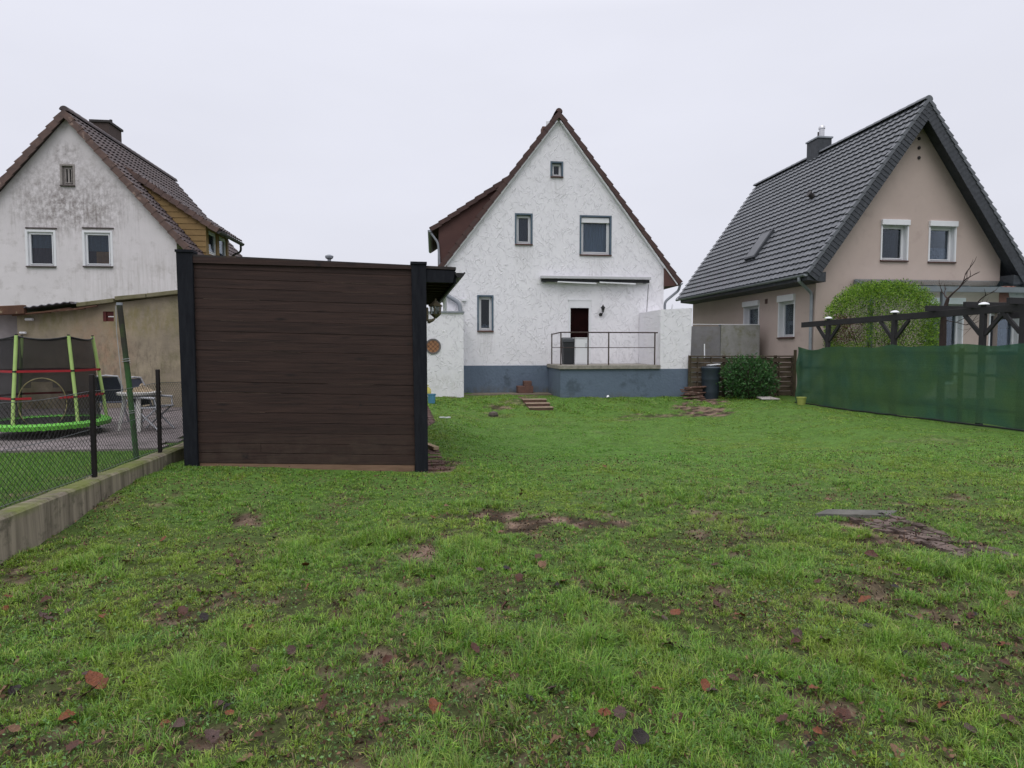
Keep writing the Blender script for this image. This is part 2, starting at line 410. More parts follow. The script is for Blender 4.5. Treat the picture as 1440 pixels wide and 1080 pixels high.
def verge(mb, O, dd, out, D, rows, wd=.16, th=.09, lift=.018, drop=.13):
    """stepped verge tiles down one roof edge"""
    O = V(O); dd = V(dd).normalized(); out = V(out).normalized(); n = out.cross(dd).normalized()
    if n.z < 0: n = -n
    c = D / rows
    for r in range(rows):
        a = O + dd * (r * c); b = O + dd * ((r + 1) * c + .025)
        top0, top1 = .035, .035 + lift + .02
        mb.hexa([a - out*wd + n*top0, a + out*.03 + n*top0, a + out*.03 - n*drop, a - out*wd - n*drop*.2],
                [b - out*wd + n*top1, b + out*.04 + n*top1, b + out*.04 - n*(drop-.03), b - out*wd - n*drop*.1])
    return mb
def ridge(mb, O, dl, L, r=.13, step=.38):
    O = V(O); dl = V(dl).normalized(); side = dl.cross(UP).normalized(); k = int(L / step)
    for i in range(k):
        for (s0, r0), (s1, r1) in (((0, r * .92), (1.06, r)),):
            rows = []
            for s_, rr in ((i + s0, r0), (i + s1, r1)):
                rows.append([O + dl * (s_ * L / k) + side * rr * math.cos(t) + UP * (rr * math.sin(t) - .04) for t in [math.pi * q / 8 - .15 + .3*q/8*0 for q in range(9)]])
            for q in range(8): mb.poly([rows[0][q], rows[0][q+1], rows[1][q+1], rows[1][q]])
            mb.poly(rows[0]); mb.poly(rows[1][::-1])
    return mb
def window(fr, u0, u1, z0, z1, parent, rec=.12, fw=.07, frame=None, sill=None, surround=None, curtain=None, shutter=0, mull=0, sw=.06, sash=True, name='window', face=None, sproud=.012, curtain_mat=None):
    frame = frame or white_paint
    mb = MB(); d = .06
    for a, b, c, e in ((u0, u0+fw, z0, z1), (u1-fw, u1, z0, z1), (u0+fw, u1-fw, z0, z0+fw), (u0+fw, u1-fw, z1-fw, z1)):
        mb.fbox(fr, a, b, c, e, -rec-d, -rec)
    iu0, iu1, iz0, iz1 = u0+fw, u1-fw, z0+fw, z1-fw
    if sash:
        s = .032
        for a, b, c, e in ((iu0+.004, iu0+s, iz0+.004, iz1-.004), (iu1-s, iu1-.004, iz0+.004, iz1-.004), (iu0+s, iu1-s, iz0+.004, iz0+s), (iu0+s, iu1-s, iz1-s, iz1-.004)):
            mb.fbox(fr, a, b, c, e, -rec-.05, -rec+.018)
    if mull: mb.fbox(fr, (u0+u1)/2-.025, (u0+u1)/2+.025, iz0, iz1, -rec-.05, -rec+.014)
    w_ = mb.build(name, frame, parent, bevel=.004)
    MB().fbox(fr, iu0+.01, iu1-.01, iz0+.01, iz1-.01, -rec-.038, -rec-.030).build('pane', glass, w_)
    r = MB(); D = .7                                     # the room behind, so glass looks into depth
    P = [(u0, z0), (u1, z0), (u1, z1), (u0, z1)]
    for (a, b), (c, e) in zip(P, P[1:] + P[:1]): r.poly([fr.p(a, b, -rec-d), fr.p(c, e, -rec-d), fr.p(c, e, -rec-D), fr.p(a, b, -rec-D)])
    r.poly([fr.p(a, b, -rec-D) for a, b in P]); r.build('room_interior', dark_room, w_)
    if curtain:
      cl_ = curtain if isinstance(curtain, list) else [(*curtain, curtain_mat or net_curtain)]
      for c0, c1, cz0, cz1, cm in cl_:
        k = MB(); nn = 40
        for i in range(nn):
            a = iu0 + (iu1-iu0) * (c0 + (c1-c0)*i/nn); b = iu0 + (iu1-iu0) * (c0 + (c1-c0)*(i+1)/nn)
            f = lambda i: -rec-.085 + .012*math.sin(i*1.3) + .006*math.sin(i*3.1)
            za, zb = iz0 + (iz1-iz0)*cz0, iz0 + (iz1-iz0)*cz1
            k.poly([fr.p(a, za, f(i)), fr.p(b, za, f(i+1)), fr.p(b, zb, f(i+1)), fr.p(a, zb, f(i))])
        k.build('curtain', cm, w_, smooth=True)
    if sill:
        MB().hexa([fr.p(u0-.05, z0-.05, .06), fr.p(u1+.05, z0-.05, .06), fr.p(u1+.05, z0-.012, .06), fr.p(u0-.05, z0-.012, .06)],
                  [fr.p(u0-.05, z0-.05, .002), fr.p(u1+.05, z0-.05, .002), fr.p(u1+.05, z0+.004, .002), fr.p(u0-.05, z0+.004, .002)]).build('sill', sill, w_, bevel=.004)
        MB().poly([fr.p(u0+.002, z0+.004, .002), fr.p(u1-.002, z0+.004, .002), fr.p(u1-.002, z0+.012, -rec), fr.p(u0+.002, z0+.012, -rec)]).build('sill', sill, w_)
    if surround:
        m2 = MB(); q = sw
        for a, b, c, e in ((u0-q, u0, z0, z1+q), (u1, u1+q, z0, z1+q), (u0, u1, z1, z1+q)):
            m2.fbox(fr, a, b, c, e, .001, sproud)
        e_ = .003                                          # painted reveal liners
        m2.fbox(fr, u0, u0+.01, z0, z1, -rec, e_); m2.fbox(fr, u1-.01, u1, z0, z1, -rec, e_); m2.fbox(fr, u0+.01, u1-.01, z1-.01, z1, -rec, e_)
        m2.build('surround', surround, w_)
    if shutter:
        MB().fbox(fr, u0-.05, u1+.05, z1, z1+shutter, -.05, .09).build('shutter_box', white_paint, w_, bevel=.012)
    return w_
def pipe(pts, r, m, parent, name='downpipe'):
    # rounded corners
    P = [V(p) for p in pts]; q = [P[0]]
    for a, b, c in zip(P[:-2], P[1:-1], P[2:]):
        d0 = (a - b).normalized(); d1 = (c - b).normalized(); l = min(.12, (a-b).length*.4, (c-b).length*.4)
        for t in (0, .25, .5, .75, 1): q.append((b + d0*l)*(1-t)**2 + b*2*t*(1-t) + (b + d1*l)*t*t)
    q.append(P[-1]); return MB().tube(q, r, 10).build(name, m, parent, smooth=True)
def gutter(p, q, r, m, parent, name='gutter'):
    p = V(p); q = V(q); d = (q-p).normalized(); s = d.cross(UP).normalized(); mb = MB(); n = 10
    A = [(math.cos(math.pi + math.pi*i/n), math.sin(math.pi + math.pi*i/n)) for i in range(n+1)]
    for i in range(n):
        for rr in (r, r*.93):
            mb.poly([p + s*A[i][0]*rr + UP*A[i][1]*rr, q + s*A[i][0]*rr + UP*A[i][1]*rr, q + s*A[i+1][0]*rr + UP*A[i+1][1]*rr, p + s*A[i+1][0]*rr + UP*A[i+1][1]*rr])
    for e in (p, q): mb.poly([e + s*a*r*.99 + UP*b*r*.99 for a, b in A])
    mb.tube([p + s*r, q + s*r], .012, 6); return mb.build(name, m, parent, smooth=True)
def px_rect(px0, py0, px1, py1, b, face='b', a=None):
    """pixel rectangle on a wall plane -> u0,u1,z0,z1"""
    if face == 'b':
        p = onb(px0, (py0+py1)/2, b); q = onb(px1, (py0+py1)/2, b); xm = (px0+px1)/2
        return (p.x, q.x, onb(xm, py1, b).z, onb(xm, py0, b).z)
    p = ona(px0, (py0+py1)/2, a); q = ona(px1, (py0+py1)/2, a); xm = (px0+px1)/2
    return (-p.y, -q.y, ona(xm, py1, a).z, ona(xm, py0, a).z)

# ================================================================== THE SETTING
EXCL = []     # footprints without grass: (test function)
def bare_mask(a, b):
    """bare soil: 1 = no grass"""
    a = np.asarray(a, float); b = np.asarray(b, float)
    m = sstep(fbm(a + 31, b, 1.5, 41, 4) + .7*(fbm(a, b, 7, 77, 3) - .5), .68, .76) * .75
    m = m * (.25 + .75 * (1 - sstep(b, 6, 9)))
    n = (fbm(a, b, 5.0, 91, 4) - .5) * 3.2
    for px, py, rx, ry, st in PATCH:
        p = ong(px, py)
        sc_ = .95 if p.y > 8 else .78
        d = ((a - p.x) / rx / sc_) ** 2 + ((b - p.y) / ry / sc_) ** 2
        m = np.maximum(m, st * sstep(1.25 - d + n, .25, .85))
    return np.clip(m, 0, 1)
PATCH = [(688, 722, .42, .34, 1.3), (800, 733, .65, .26, 1.2), (862, 735, .3, .25, 1.3), (745, 742, .4, .25, 1.0), (985, 578, .75, 1.6, 1.0), (1000, 563, .6, .9, 1),
         (340, 733, .3, .25, 1.0), (590, 778, .24, .4, 1.2), (615, 655, .35, .6, 1.0), (1165, 700, .3, .2, .3), (1310, 620, .9, .5, .35), (1420, 650, .6, .4, .35),
         (700, 585, .5, .5, .5), (722, 565, .5, .5, .6), (40, 872, .22, .14, .8), (330, 915, .15, .12, .8), (290, 1043, .17, .1, .9), (110, 940, .16, .1, .7),
         (845, 870, .22, .2, .5), (875, 840, .3, .2, .5), (600, 935, .3, .14, .7), (1240, 830, .25, .2, .5), (1320, 1000, .3, .12, .5), (1250, 965, .3, .12, .5),
         (1340, 975, .25, .1, .5), (930, 1040, .15, .1, .4), (1190, 850, .3, .2, .5), (880, 590, 1.0, .4, .4), (750, 600, .7, .3, .25), (870, 965, .3, .1, .3), (735, 1065, .15, .06, .6), (495, 705, .4, .3, .4), (1150,735,.25,.2,.5), (1225, 742, .45, .3, 1.3), (1262, 748, .5, .35, 1.4), (1300, 762, .6, .35, 1.4), (1340, 768, .45, .3, 1.2), (640, 558, .9, .35, .7), (700, 572, .5, .4, .9), (930, 585, 1.4, .35, .8), (660, 588, .5, .25, .6), (1400, 850, .5, .4, .4)]

def build_ground():
    A = np.concatenate([[-900, -300, -100, -50, -30, -20, -14, -10, -8], np.arange(-7, -3.6, .2), [-3.47, -3.44, -3.40, -3.37], np.arange(-3.3, 11.3, .085), [11.6, 12, 13, 15, 20, 30, 50, 100, 300, 900]])
    B = np.concatenate([[-900, -200, -50, -10, -4, -1, 0, .8], np.arange(1.4, 21.5, .085), np.arange(21.6, 26, .4), [27, 30, 36, 50, 80, 150, 400, 1500]])
    ga, gb = np.meshgrid(A, B, indexing='xy'); a = ga.ravel(); b = gb.ravel()
    z = ground_h(a, b); m = bare_mask(a, b)
    z = z - m * .012 + m * (fbm(a, b, 9, 5, 3) - .5) * .03
    z = np.where(a < -3.5, z - .02, z)
    # distant land: plain dull green, near: soil that shows through the grass
    far = np.maximum(sstep(b, 26, 40), np.maximum(sstep(a, 12, 14), 1 - sstep(a, -16, -10)))
    near = 1 - sstep(b, 4.0, 8.5)
    sc = np.array([.042, .031, .019]); br = np.array([.21, .145, .11]); gr = np.array([.08, .155, .03]); fg = np.array([.05, .08, .03])
    n = fbm(a, b, 7, 12, 4)[:, None]
    c = gr * (.7 + .6 * n); c = c * (1 - near[:, None] * .75) + sc * near[:, None] * .75
    c = c * (1 - m[:, None]) + (sc * .9 + (br - sc) * sstep(n, .35, .7)) * m[:, None]
    c = c * (1 - far[:, None]) + fg * far[:, None]
    W = len(A); i = np.arange((len(B)-1)*(W-1)); r = i // (W-1); q = i % (W-1); k = r*W + q
    f = np.stack([k, k+1, k+W+1, k+W], 1)
    m_ = bpy.data.materials.new('lawn_soil'); m_.use_nodes = True; nt = m_.node_tree; p = nt.nodes['Principled BSDF']; L = nt.links.new
    at = N(nt, 'ShaderNodeAttribute', attribute_name='tint'); tc = N(nt, 'ShaderNodeTexCoord')
    n1 = N(nt, 'ShaderNodeTexNoise'); n1.inputs['Scale'].default_value = 22; n1.inputs['Detail'].default_value = 8; n1.inputs['Roughness'].default_value = .75
    L(tc.outputs['Object'], n1.inputs[0])
    mr = N(nt, 'ShaderNodeMapRange'); mr.inputs[1].default_value = .3; mr.inputs[2].default_value = .7; mr.inputs[3].default_value = .45; mr.inputs[4].default_value = 1.6
    L(n1.outputs[0], mr.inputs[0]); vm = N(nt, 'ShaderNodeVectorMath', operation='SCALE'); L(at.outputs['Color'], vm.inputs[0]); L(mr.outputs[0], vm.inputs['Scale'])
    L(vm.outputs[0], p.inputs['Base Color']); p.inputs['Roughness'].default_value = .95; p.inputs['Specular IOR Level'].default_value = .15
    bp = N(nt, 'ShaderNodeBump'); bp.inputs['Strength'].default_value = .8; bp.inputs['Distance'].default_value = .02
    L(n1.outputs[0], bp.inputs['Height']); L(bp.outputs[0], p.inputs['Normal'])
    g = npmesh('ground', np.stack([a, b, z], 1), f, m_, tint=c, smooth=True)
    tag(g, kind='structure')
build_ground()

# shed frame is needed for the grass mask
SH0 = ong(601, 663)
sa = math.radians(3.0); SU = V((math.cos(sa), math.sin(sa), 0)); SV = V((-math.sin(sa), math.cos(sa), 0))
def sh(px, py): return on_plane(px, py, SH0, SV)
SHW = (sh(601, 600) - sh(262, 600)).length; SHD = 5.0
def in_shed(a, b, e=0.0):
    u = (a - SH0.x) * SU.x + (b - SH0.y) * SU.y; v = (a - SH0.x) * SV.x + (b - SH0.y) * SV.y
    return (u < .0 + e) & (u > -SHW - e) & (v > -.02 - e) & (v < SHD + e)
def on_brick(a, b):
    u = (a - SH0.x) * SU.x + (b - SH0.y) * SU.y; v = (a - SH0.x) * SV.x + (b - SH0.y) * SV.y
    return (u > -.1) & (u < .02 + np.clip((v - 3.5) * .18, 0, .42)) & (v > 3.4) & (v < 9.5) | ((u > -.1) & (u < .26) & (v > .1) & (v < 1.9))

def build_grass():
    pal = np.array([[.095, .25, .024], [.13, .30, .034], [.19, .36, .06], [.28, .38, .09], [.045, .14, .025]])
    straw = np.array([.34, .26, .13]); V_, F_, T_ = [], [], []
    off = 0
    # (b0, b1, blades, length, width, blades per tuft, tuft radius)
    jobs = [(1.9, 3.6, 210000, .044, .0030, 16, .022), (3.6, 5.5, 240000, .036, .0036, 13, .022), (5.5, 8.5, 250000, .029, .0048, 9, .024),
            (8.5, 13, 220000, .031, .0075, 6, .03), (13, 21.2, 200000, .032, .011, 4, .03)]
    for b0, b1, n, bl, bw, per, tr_ in jobs:
        m = int(n / per * 2.2)
        cb = rng.uniform(b0, b1, m); lo = np.maximum(-3.28, -cb * .80 - 1.0); hi = np.minimum(10.95, cb * 1.12 + 1.2)
        ca = lo + (hi - lo) * rng.random(m); wgt = (hi - lo) / (hi - lo).max()
        keep = rng.random(m) < wgt
        bare = bare_mask(ca, cb); keep &= rng.random(m) > bare * 1.03
        cl = fbm(ca, cb, 2.2, 61, 4); fine = fbm(ca, cb, 9, 64, 2)
        keep &= rng.random(m) < (.42 + .75 * sstep(cl, .32, .6)) * (.34 + .8 * sstep(fine, .32, .58))
        ca = ca[keep]; cb = cb[keep]; K = min(len(ca), n // per); ca = ca[:K]; cb = cb[:K]
        a = np.repeat(ca, per); b = np.repeat(cb, per); k = len(a)
        th = rng.uniform(0, 2*np.pi, k); rr = tr_ * np.sqrt(rng.random(k))
        a = a + np.cos(th) * rr; b = b + np.sin(th) * rr
        tv = np.repeat(rng.uniform(.55, 1.45, len(ca)), per); tc_ = np.repeat(rng.uniform(.6, 1.4, len(ca)), per)
        ok = ~in_shed(a, b, .04) & ~on_brick(a, b) & (a > -3.24)
        ok &= ~((b > HOUSE_B - .97) & (a < TER_A0)) & ~((b > TER_B - .02) & (a > TER_A0 - .05) & (a < 8.4))
        pth = rng.integers(0, 5, len(ca)); pp_ = np.repeat(pth, per)
        a, b, th, rr, tv, tc_, pp_ = [q[ok] for q in (a, b, th, rr, tv, tc_, pp_)]; k = len(a)
        cl = fbm(a, b, 2.2, 61, 4); tuft = sstep(fbm(a, b, 1.7, 201, 3), .58, .70)
        near_shed = np.exp(-((b - SH0.y + .03) / .16) ** 2) * (a < .3)
        L = bl * tv * rng.uniform(.5, 1.25, k) * (.7 + .7 * sstep(cl, .4, .7)) * (1 + 1.3 * tuft * (b < 7)) * (1 + 1.4 * sstep(b, 17.0, 18.2) * sstep(fbm(a, b, 1.6, 19, 3), .35, .6)) * (1 - .55 * near_shed)
        L *= 1 - .45 * sstep(a, 0, 2) * sstep(b, 8, 10)
        z = ground_h(a, b) - .004
        th = th + rng.normal(0, .6, k)
        tilt = np.clip(.25 + .9 * (rr / tr_) * rng.uniform(.4, 1.2, k) + rng.normal(0, .15, k), .05, 1.35)
        dx = np.cos(th) * np.sin(tilt); dy = np.sin(th) * np.sin(tilt); dz = np.cos(tilt)
        ph = th + np.pi/2 + rng.normal(0, .4, k); ww = bw * rng.uniform(.6, 1.4, k) / 2; wx = np.cos(ph) * ww; wy = np.sin(ph) * ww
        P0 = np.stack([a, b, z], 1); W = np.stack([wx, wy, rng.normal(0, .25, k) * ww], 1)
        M = P0 + np.stack([dx*L*.40, dy*L*.40, np.maximum(dz, .45)*L*.62], 1)
        droop = rng.uniform(.45, 1.05, k)
        T = P0 + np.stack([dx*L*1.1, dy*L*1.1, np.maximum(dz, .25)*L*droop], 1)
        vv = np.stack([P0 - W, P0 + W, M + W*.85, M - W*.85, T], 1).reshape(-1, 3)
        base = off + np.arange(k) * 5
        tri = np.concatenate([np.stack([base, base+1, base+2], 1), np.stack([base, base+2, base+3], 1), np.stack([base+3, base+2, base+4], 1)])
        h = fbm(a, b, .9, 301, 4); h2 = fbm(a, b, 4.0, 333, 3)
        c = .5 * pal[rng.choice(5, k, p=[.27, .28, .22, .08, .15])] + .5 * pal[pp_]
        yel = sstep(h + .3*(h2 - .5), .5, .66)[:, None]
        yel = yel * (1 - .8 * tuft[:, None])
        c = c * (1 - yel*.45) + np.array([.22, .31, .04]) * yel * .45
        c = c * np.array([1.14, 1.03, .80])
        deep = (sstep(b, 8.0, 9.5) * (1 - sstep(b, 13, 17)) * sstep(a, .2, 1) * (1-sstep(a, 3.5, 6)))[:, None]
        c = c * (1 - deep*.5) + np.array([.075, .27, .014]) * deep * .5
        st = rng.random(k) < .05 + .20 * sstep(1-cl, .5, .65) * (b < 9)
        c[st] = straw * rng.uniform(.35, 1.1, (st.sum(), 1))
        c = c * (tc_ * rng.uniform(.75, 1.25, k))[:, None]
        V_.append(vv); F_.append(tri); T_.append(np.repeat(c, 5, 0)); off += k * 5
    g = npmesh('lawn_grass', np.concatenate(V_), np.concatenate(F_), attr_mat('grass_blades', .42, .3, .5), np.concatenate(T_))
    tag(g, 'short patchy green winter lawn covering the garden', 'grass', kind='stuff')
    n = 60000                                     # dead bits, crumbs of soil and leaf fragments
    b = 1.9 + 8 * rng.random(n) ** 1.3; lo = np.maximum(-3.24, -b*.8-1); hi = np.minimum(10.9, b*1.1+1); a = lo + (hi-lo)*rng.random(n)
    cl = fbm(a, b, 2.2, 61, 4); bm_ = bare_mask(a, b)
    keep = (rng.random(n) < .12 + .9*bm_ + .5*sstep(1-cl, .5, .65)) & ~in_shed(a, b, .05); a = a[keep]; b = b[keep]; k = len(a)
    C = np.stack([a, b, ground_h(a, b) + rng.uniform(.004, .026, k)], 1)
    cc_ = np.array([[.05, .03, .02], [.10, .055, .035], [.17, .10, .06], [.025, .018, .014], [.22, .16, .09]])[rng.choice(5, k, p=[.35, .25, .15, .15, .10])]
    v, f, t = leaf_cards(C, .024, .6, up=.15, tint=cc_, vary=.3)
    g = npmesh('leaf_litter', v, f, attr_mat('litter', .8, .0, .2), t)
    tag(g, 'crumbs of soil and rotting leaf bits between the grass', 'litter', kind='stuff')
    # low broad-leaved weeds and clover between the blades
    n = 70000
    b = 1.9 + (9 - 1.9) * rng.random(n) ** 1.4; lo = np.maximum(-3.28, -b*.8-1); hi = np.minimum(10.9, b*1.1+1); a = lo + (hi-lo)*rng.random(n)
    wd = fbm(a, b, 2.6, 444, 4) + .25*(fbm(a, b, 14, 9, 2)-.5); keep = (wd > .55) & ~in_shed(a, b, .05) & (rng.random(n) > bare_mask(a, b)*.7)
    a = a[keep]; b = b[keep]; k = len(a)
    C = np.stack([a, b, ground_h(a, b) + rng.uniform(.004, .026, k)], 1)
    v, f, t = leaf_cards(C, .017, .6, up=.0, outward=np.stack([np.zeros(k), np.zeros(k), np.full(k, .3)], 1),
                         tint=np.array([.10, .20, .055])[None, :].repeat(k, 0) * rng.uniform(.7, 1.5, (k, 1)), vary=.2)
    g = npmesh('lawn_weeds', v, f, attr_mat('weed_leaves', .45, .2, .4), t)
    tag(g, 'low broad leaved clover and weeds in the lawn', 'weeds', kind='stuff')
    # the neighbour's lawn behind the fence
    n = 90000
    b = rng.uniform(3.5, 8.75, n); a = -3.52 - rng.random(n) * 6; keep = (a > -b*.9-1.0); a = a[keep]; b = b[keep]; k = len(a)
    L = .05 * rng.uniform(.5, 1.3, k); z = ground_h(a, b) - .024; th = rng.uniform(0, 6.28, k); ti = rng.uniform(.1, .9, k)
    P0 = np.stack([a, b, z], 1); W = np.stack([np.sin(th), np.cos(th), 0*th], 1) * .003; T = P0 + np.stack([np.cos(th)*np.sin(ti), np.sin(th)*np.sin(ti), np.cos(ti)], 1) * L[:, None]
    vv = np.stack([P0-W, P0+W, T], 1).reshape(-1, 3)
    c = pal[rng.choice(5, k, p=[.3, .25, .15, .1, .2])] * rng.uniform(.6, 1.2, (k, 1))
    g = npmesh('neighbour_lawn_grass', vv, np.arange(3*k).reshape(k, 3), MATS['grass_blades'], np.repeat(c, 3, 0))
    tag(g, 'green lawn behind the wire fence in front of the trampoline', 'grass', kind='stuff')

# ================================================================== MAIN HOUSE
HOUSE_B = 22.0
G = Fr((0, HOUSE_B, 0), (1, 0, 0), (0, -1, 0))
TER_B = 19.8
TER_A0 = onb(788, 540, TER_B).x
zg = gh(3, 21)
def main_house():
    root = thing('white_house', (onb(785, 550, HOUSE_B).x, HOUSE_B, zg), 'white rough plastered house with steep brown tiled gable, blue plinth and raised terrace', 'house')
    ap = onb(785, 160, HOUSE_B); rc = onb(933, 420, HOUSE_B).x; half = rc - ap.x; lc = ap.x - half
    ee = onb(957, 397, HOUSE_B - .14)                       # eave tip right
    slope = (ap.z - ee.z) / (ee.x - ap.x)
    zt = lambda u: ap.z - .1 - abs(u - ap.x) * slope
    holes = [px_rect(776, 229, 790, 248, HOUSE_B), px_rect(726, 302, 747, 343, HOUSE_B), px_rect(817, 305, 858, 358, HOUSE_B),
             px_rect(673, 417, 692, 465, HOUSE_B), px_rect(802, 433, 828, 514, HOUSE_B)]
    zp = onb(700, 514, HOUSE_B).z
    D = 9.0
    m = MB().wall(G, [(lc, zt(lc)), (ap.x, zt(ap.x)), (rc, zt(rc))], zp, holes, .14)
    for x in (lc, rc): m.poly([(x, HOUSE_B, zp), (x, HOUSE_B+D, zp), (x, HOUSE_B+D, zt(x)), (x, HOUSE_B, zt(x))])
    m.poly([(lc, HOUSE_B+D, zp), (rc, HOUSE_B+D, zp), (rc, HOUSE_B+D, zt(rc)), (ap.x, HOUSE_B+D, zt(ap.x)), (lc, HOUSE_B+D, zt(lc))])
    m.build('wall', white_plaster, root)
    MB().box(lc - .03, rc + .03, HOUSE_B - .03, HOUSE_B + D + .03, zg - .6, zp).build('plinth', blue_plinth, root)
    rx = root.location.x; rz = root.location.z
    def wl_(px, py): p = onb(px, py, HOUSE_B); return (p.x - rx, 0, p.z - rz)
    for x_ in (690, 760, 850, 930): stain(blue_plinth, wl_(x_, 553), (1.3, 4, .32), (.10, .10, .075), .8, 7, (1, 1, .7), .4, .62)
    for px_, py_ in ((837, 378), (736, 360), (682, 482), (783, 262)): stain(white_plaster, wl_(px_, py_), (.45, 3, .6), (.42, .41, .40), .5, 9, (2.5, 1, .15), .42, .68)
    stain(white_plaster, wl_(640, 535), (2.2, 4, .4), (.38, .37, .33), .5, 8, (1, 1, .6), .42, .68)
    # windows
    f = dict(surround=blue_reveal, sill=clay_sill, sw=.05)
    h = holes
    window(G, *h[0], root, fw=.05, curtain=None, **f)
    window(G, *h[1], root, fw=.06, curtain=(0, 1, 0, 1), **f)
    wz = h[2]; w3 = window(G, wz[0], wz[1], wz[2], wz[3], root, fw=.07, curtain=(0, 1, 0, .93), curtain_mat=mat('pale_blind', (.62, .66, .72), (.55, .60, .66), rough=.8), **f)
    MB().fbox(G, wz[0]+.02, wz[1]-.02, wz[3]-.20, wz[3]-.02, -.115, -.04).build('shutter_box', white_paint, w3, bevel=.01)
    w4 = window(G, *h[3], root, fw=.06, **f)
    mb = MB()
    for k in range(5):
        x = h[3][0] + .13 + k * .055; zz = h[3][2] + .11
        mb.lathe((x, HOUSE_B + .24, zz), [(.016, 0), (.024, .03), (.014, .07), (.018, .09 + .02 * (k % 3))], 8)
    mb.build('windowsill_ornaments', white_paint, w4)
    # terrace door
    d = h[4]
    MB().fbox(G, d[0], d[1], d[2], d[3], -.12, -.08).build('door', mat('dark_red_door', (.014, .004, .004), (.007, .003, .003), scale=3, rough=.8, spec=.03), root)
    fr_ = MB()
    for a, b, c, e in ((d[0]-.07, d[0], d[2], d[3]+.07), (d[1], d[1]+.07, d[2], d[3]+.07), (d[0], d[1], d[3], d[3]+.07)): fr_.fbox(G, a, b, c, e, .001, .02)
    t = onb(805, 421, HOUSE_B).z
    fr_.fbox(G, d[0]-.09, d[1]+.09, t-.04, t, .001, .03)
    fr_.fbox(G, d[0]-.06, d[1]+.06, d[3]+.07, t-.04, .001, .016)
    fr_.build('door_frame', white_paint, root)
    # roof
    n_over = .14; sl = math.hypot(1, slope)
    for sgn in (1, -1):
        dd = V((sgn, 0, -slope)).normalized(); DL = (ee.x - ap.x) * sl
        O = V((ap.x, HOUSE_B - n_over, ap.z))
        tile_roof(O, (0, 1, 0), dd, D + .3, DL, 19, .3, .03).build('roof', brown_tile, root, smooth=False)
        verge(MB(), O, dd, (0, -1, 0), DL, 19, drop=.12).build('verge_tiles', brown_tile, root)
        n = V((0, 1, 0)).cross(dd); n = n if n.z > 0 else -n
        MB().beam(O + dd*.25 - n*.13 + V((0, .06, 0)), O + dd*DL - n*.13 + V((0, .06, 0)), .13, .035, up=n).build('verge_board', white_paint, root)
        e = O + dd * DL
        g0 = e + V((sgn*.03, .02, -.03)); gutter(g0, g0 + V((0, D + .2, 0)), .065, grey_metal, root)
        x0 = ap.x + sgn * half
        MB().hexa([V((x0, HOUSE_B-.1, zt(x0)-.02)), V((e.x, HOUSE_B-.1, e.z-.04)), V((e.x, HOUSE_B-.1, e.z-.1)), V((x0, HOUSE_B-.1, e.z-.14))],
                  [V((x0, HOUSE_B+D, zt(x0)-.02)), V((e.x, HOUSE_B+D, e.z-.04)), V((e.x, HOUSE_B+D, e.z-.1)), V((x0, HOUSE_B+D, e.z-.14))]).build('soffit', brown_clad, root)
        if sgn == 1:
            P = lambda x, y, dy=-.02: onb(x, y, HOUSE_B + dy)
            pipe([g0 + V((0, .1, -.05)), V((g0.x, HOUSE_B+.1, P(951, 408).z)), V((rc+.09, HOUSE_B+.1, P(933, 424).z)), V((rc+.09, HOUSE_B+.1, P(933, 500).z))], .045, grey_metal, root)
    ridge(MB(), (ap.x, HOUSE_B - n_over - .02, ap.z + .06), (0, 1, 0), D + .3).build('ridge_tiles', brown_tile, root)
    # dormer on the left slope
    db = HOUSE_B + .9; q0 = onb(606, 322, db - .1); q1 = onb(702, 259, db - .1); wx = onb(617, 340, db).x
    Dd = 5.0
    zs = lambda x: ap.z - abs(x - ap.x) * slope
    ds = (q1.z - q0.z) / (q1.x - q0.x)
    zr = lambda x: q0.z + (x - q0.x) * ds
    # where dormer roof meets main slope
    xm = (zs(0) - zr(0)) ; 
    A1 = slope; c1 = ap.z - ap.x * slope; xm = (q0.z - q0.x * ds - c1) / (A1 - ds)
    ck = MB().hexa([V((wx, db, zs(wx)-.1)), V((xm, db, zs(xm)-.06)), V((xm-.02, db, zr(xm)-.07)), V((wx, db, zr(wx)-.1))],
                   [V((wx, db+Dd, zs(wx)-.1)), V((xm, db+Dd, zs(xm)-.06)), V((xm-.02, db+Dd, zr(xm)-.07)), V((wx, db+Dd, zr(wx)-.1))])
    dm = ck.build('dormer', brown_clad, root)
    T = V((xm, db-.12, zs(xm)+.02)); dd = V((q0.x - T.x, 0, q0.z - T.z)); DL = dd.length; dd.normalize()
    tile_roof(T, (0, 1, 0), dd, Dd + .2, DL, 9, .3, .03).build('dormer_roof', brown_tile, dm)
    verge(MB(), T, dd, (0, -1, 0), DL, 9, drop=.11).build('verge_tiles', brown_tile, dm)
    e = T + dd*DL; gutter(e + V((-.04, 0, -.04)), e + V((-.04, Dd, -.04)), .075, grey_metal, dm)
    pipe([e + V((-.02, .08, -.1)), V((wx-.02, db-.05, onb(619, 342, db).z)), V((wx+.03, db-.05, onb(619, 375, db).z))], .04, grey_metal, dm)
    # chimney
    c = onb(765, 168, HOUSE_B + 2.2)
    MB().box(c.x-.06, c.x+.3, c.y, c.y+.4, c.z-1.5, c.z-.25).build('chimney', brick, root)
    MB().lathe((onb(771, 165, c.y).x, c.y+.1, c.z-.3), [(.07, 0), (.07, .26), (.05, .29)], 10).build('flue', white_paint, root)
    # raised terrace: blue base, deck slab and white side block
    ta1 = onb(970, 540, TER_B).x; zd = onb(860, 519, TER_B).z; zb = gh(5, TER_B) - .5
    MB().box(TER_A0, ta1, TER_B, HOUSE_B - .031, zb, zd).build('terrace_base', blue_plinth, root)
    s1 = onb(928, 515, TER_B).x
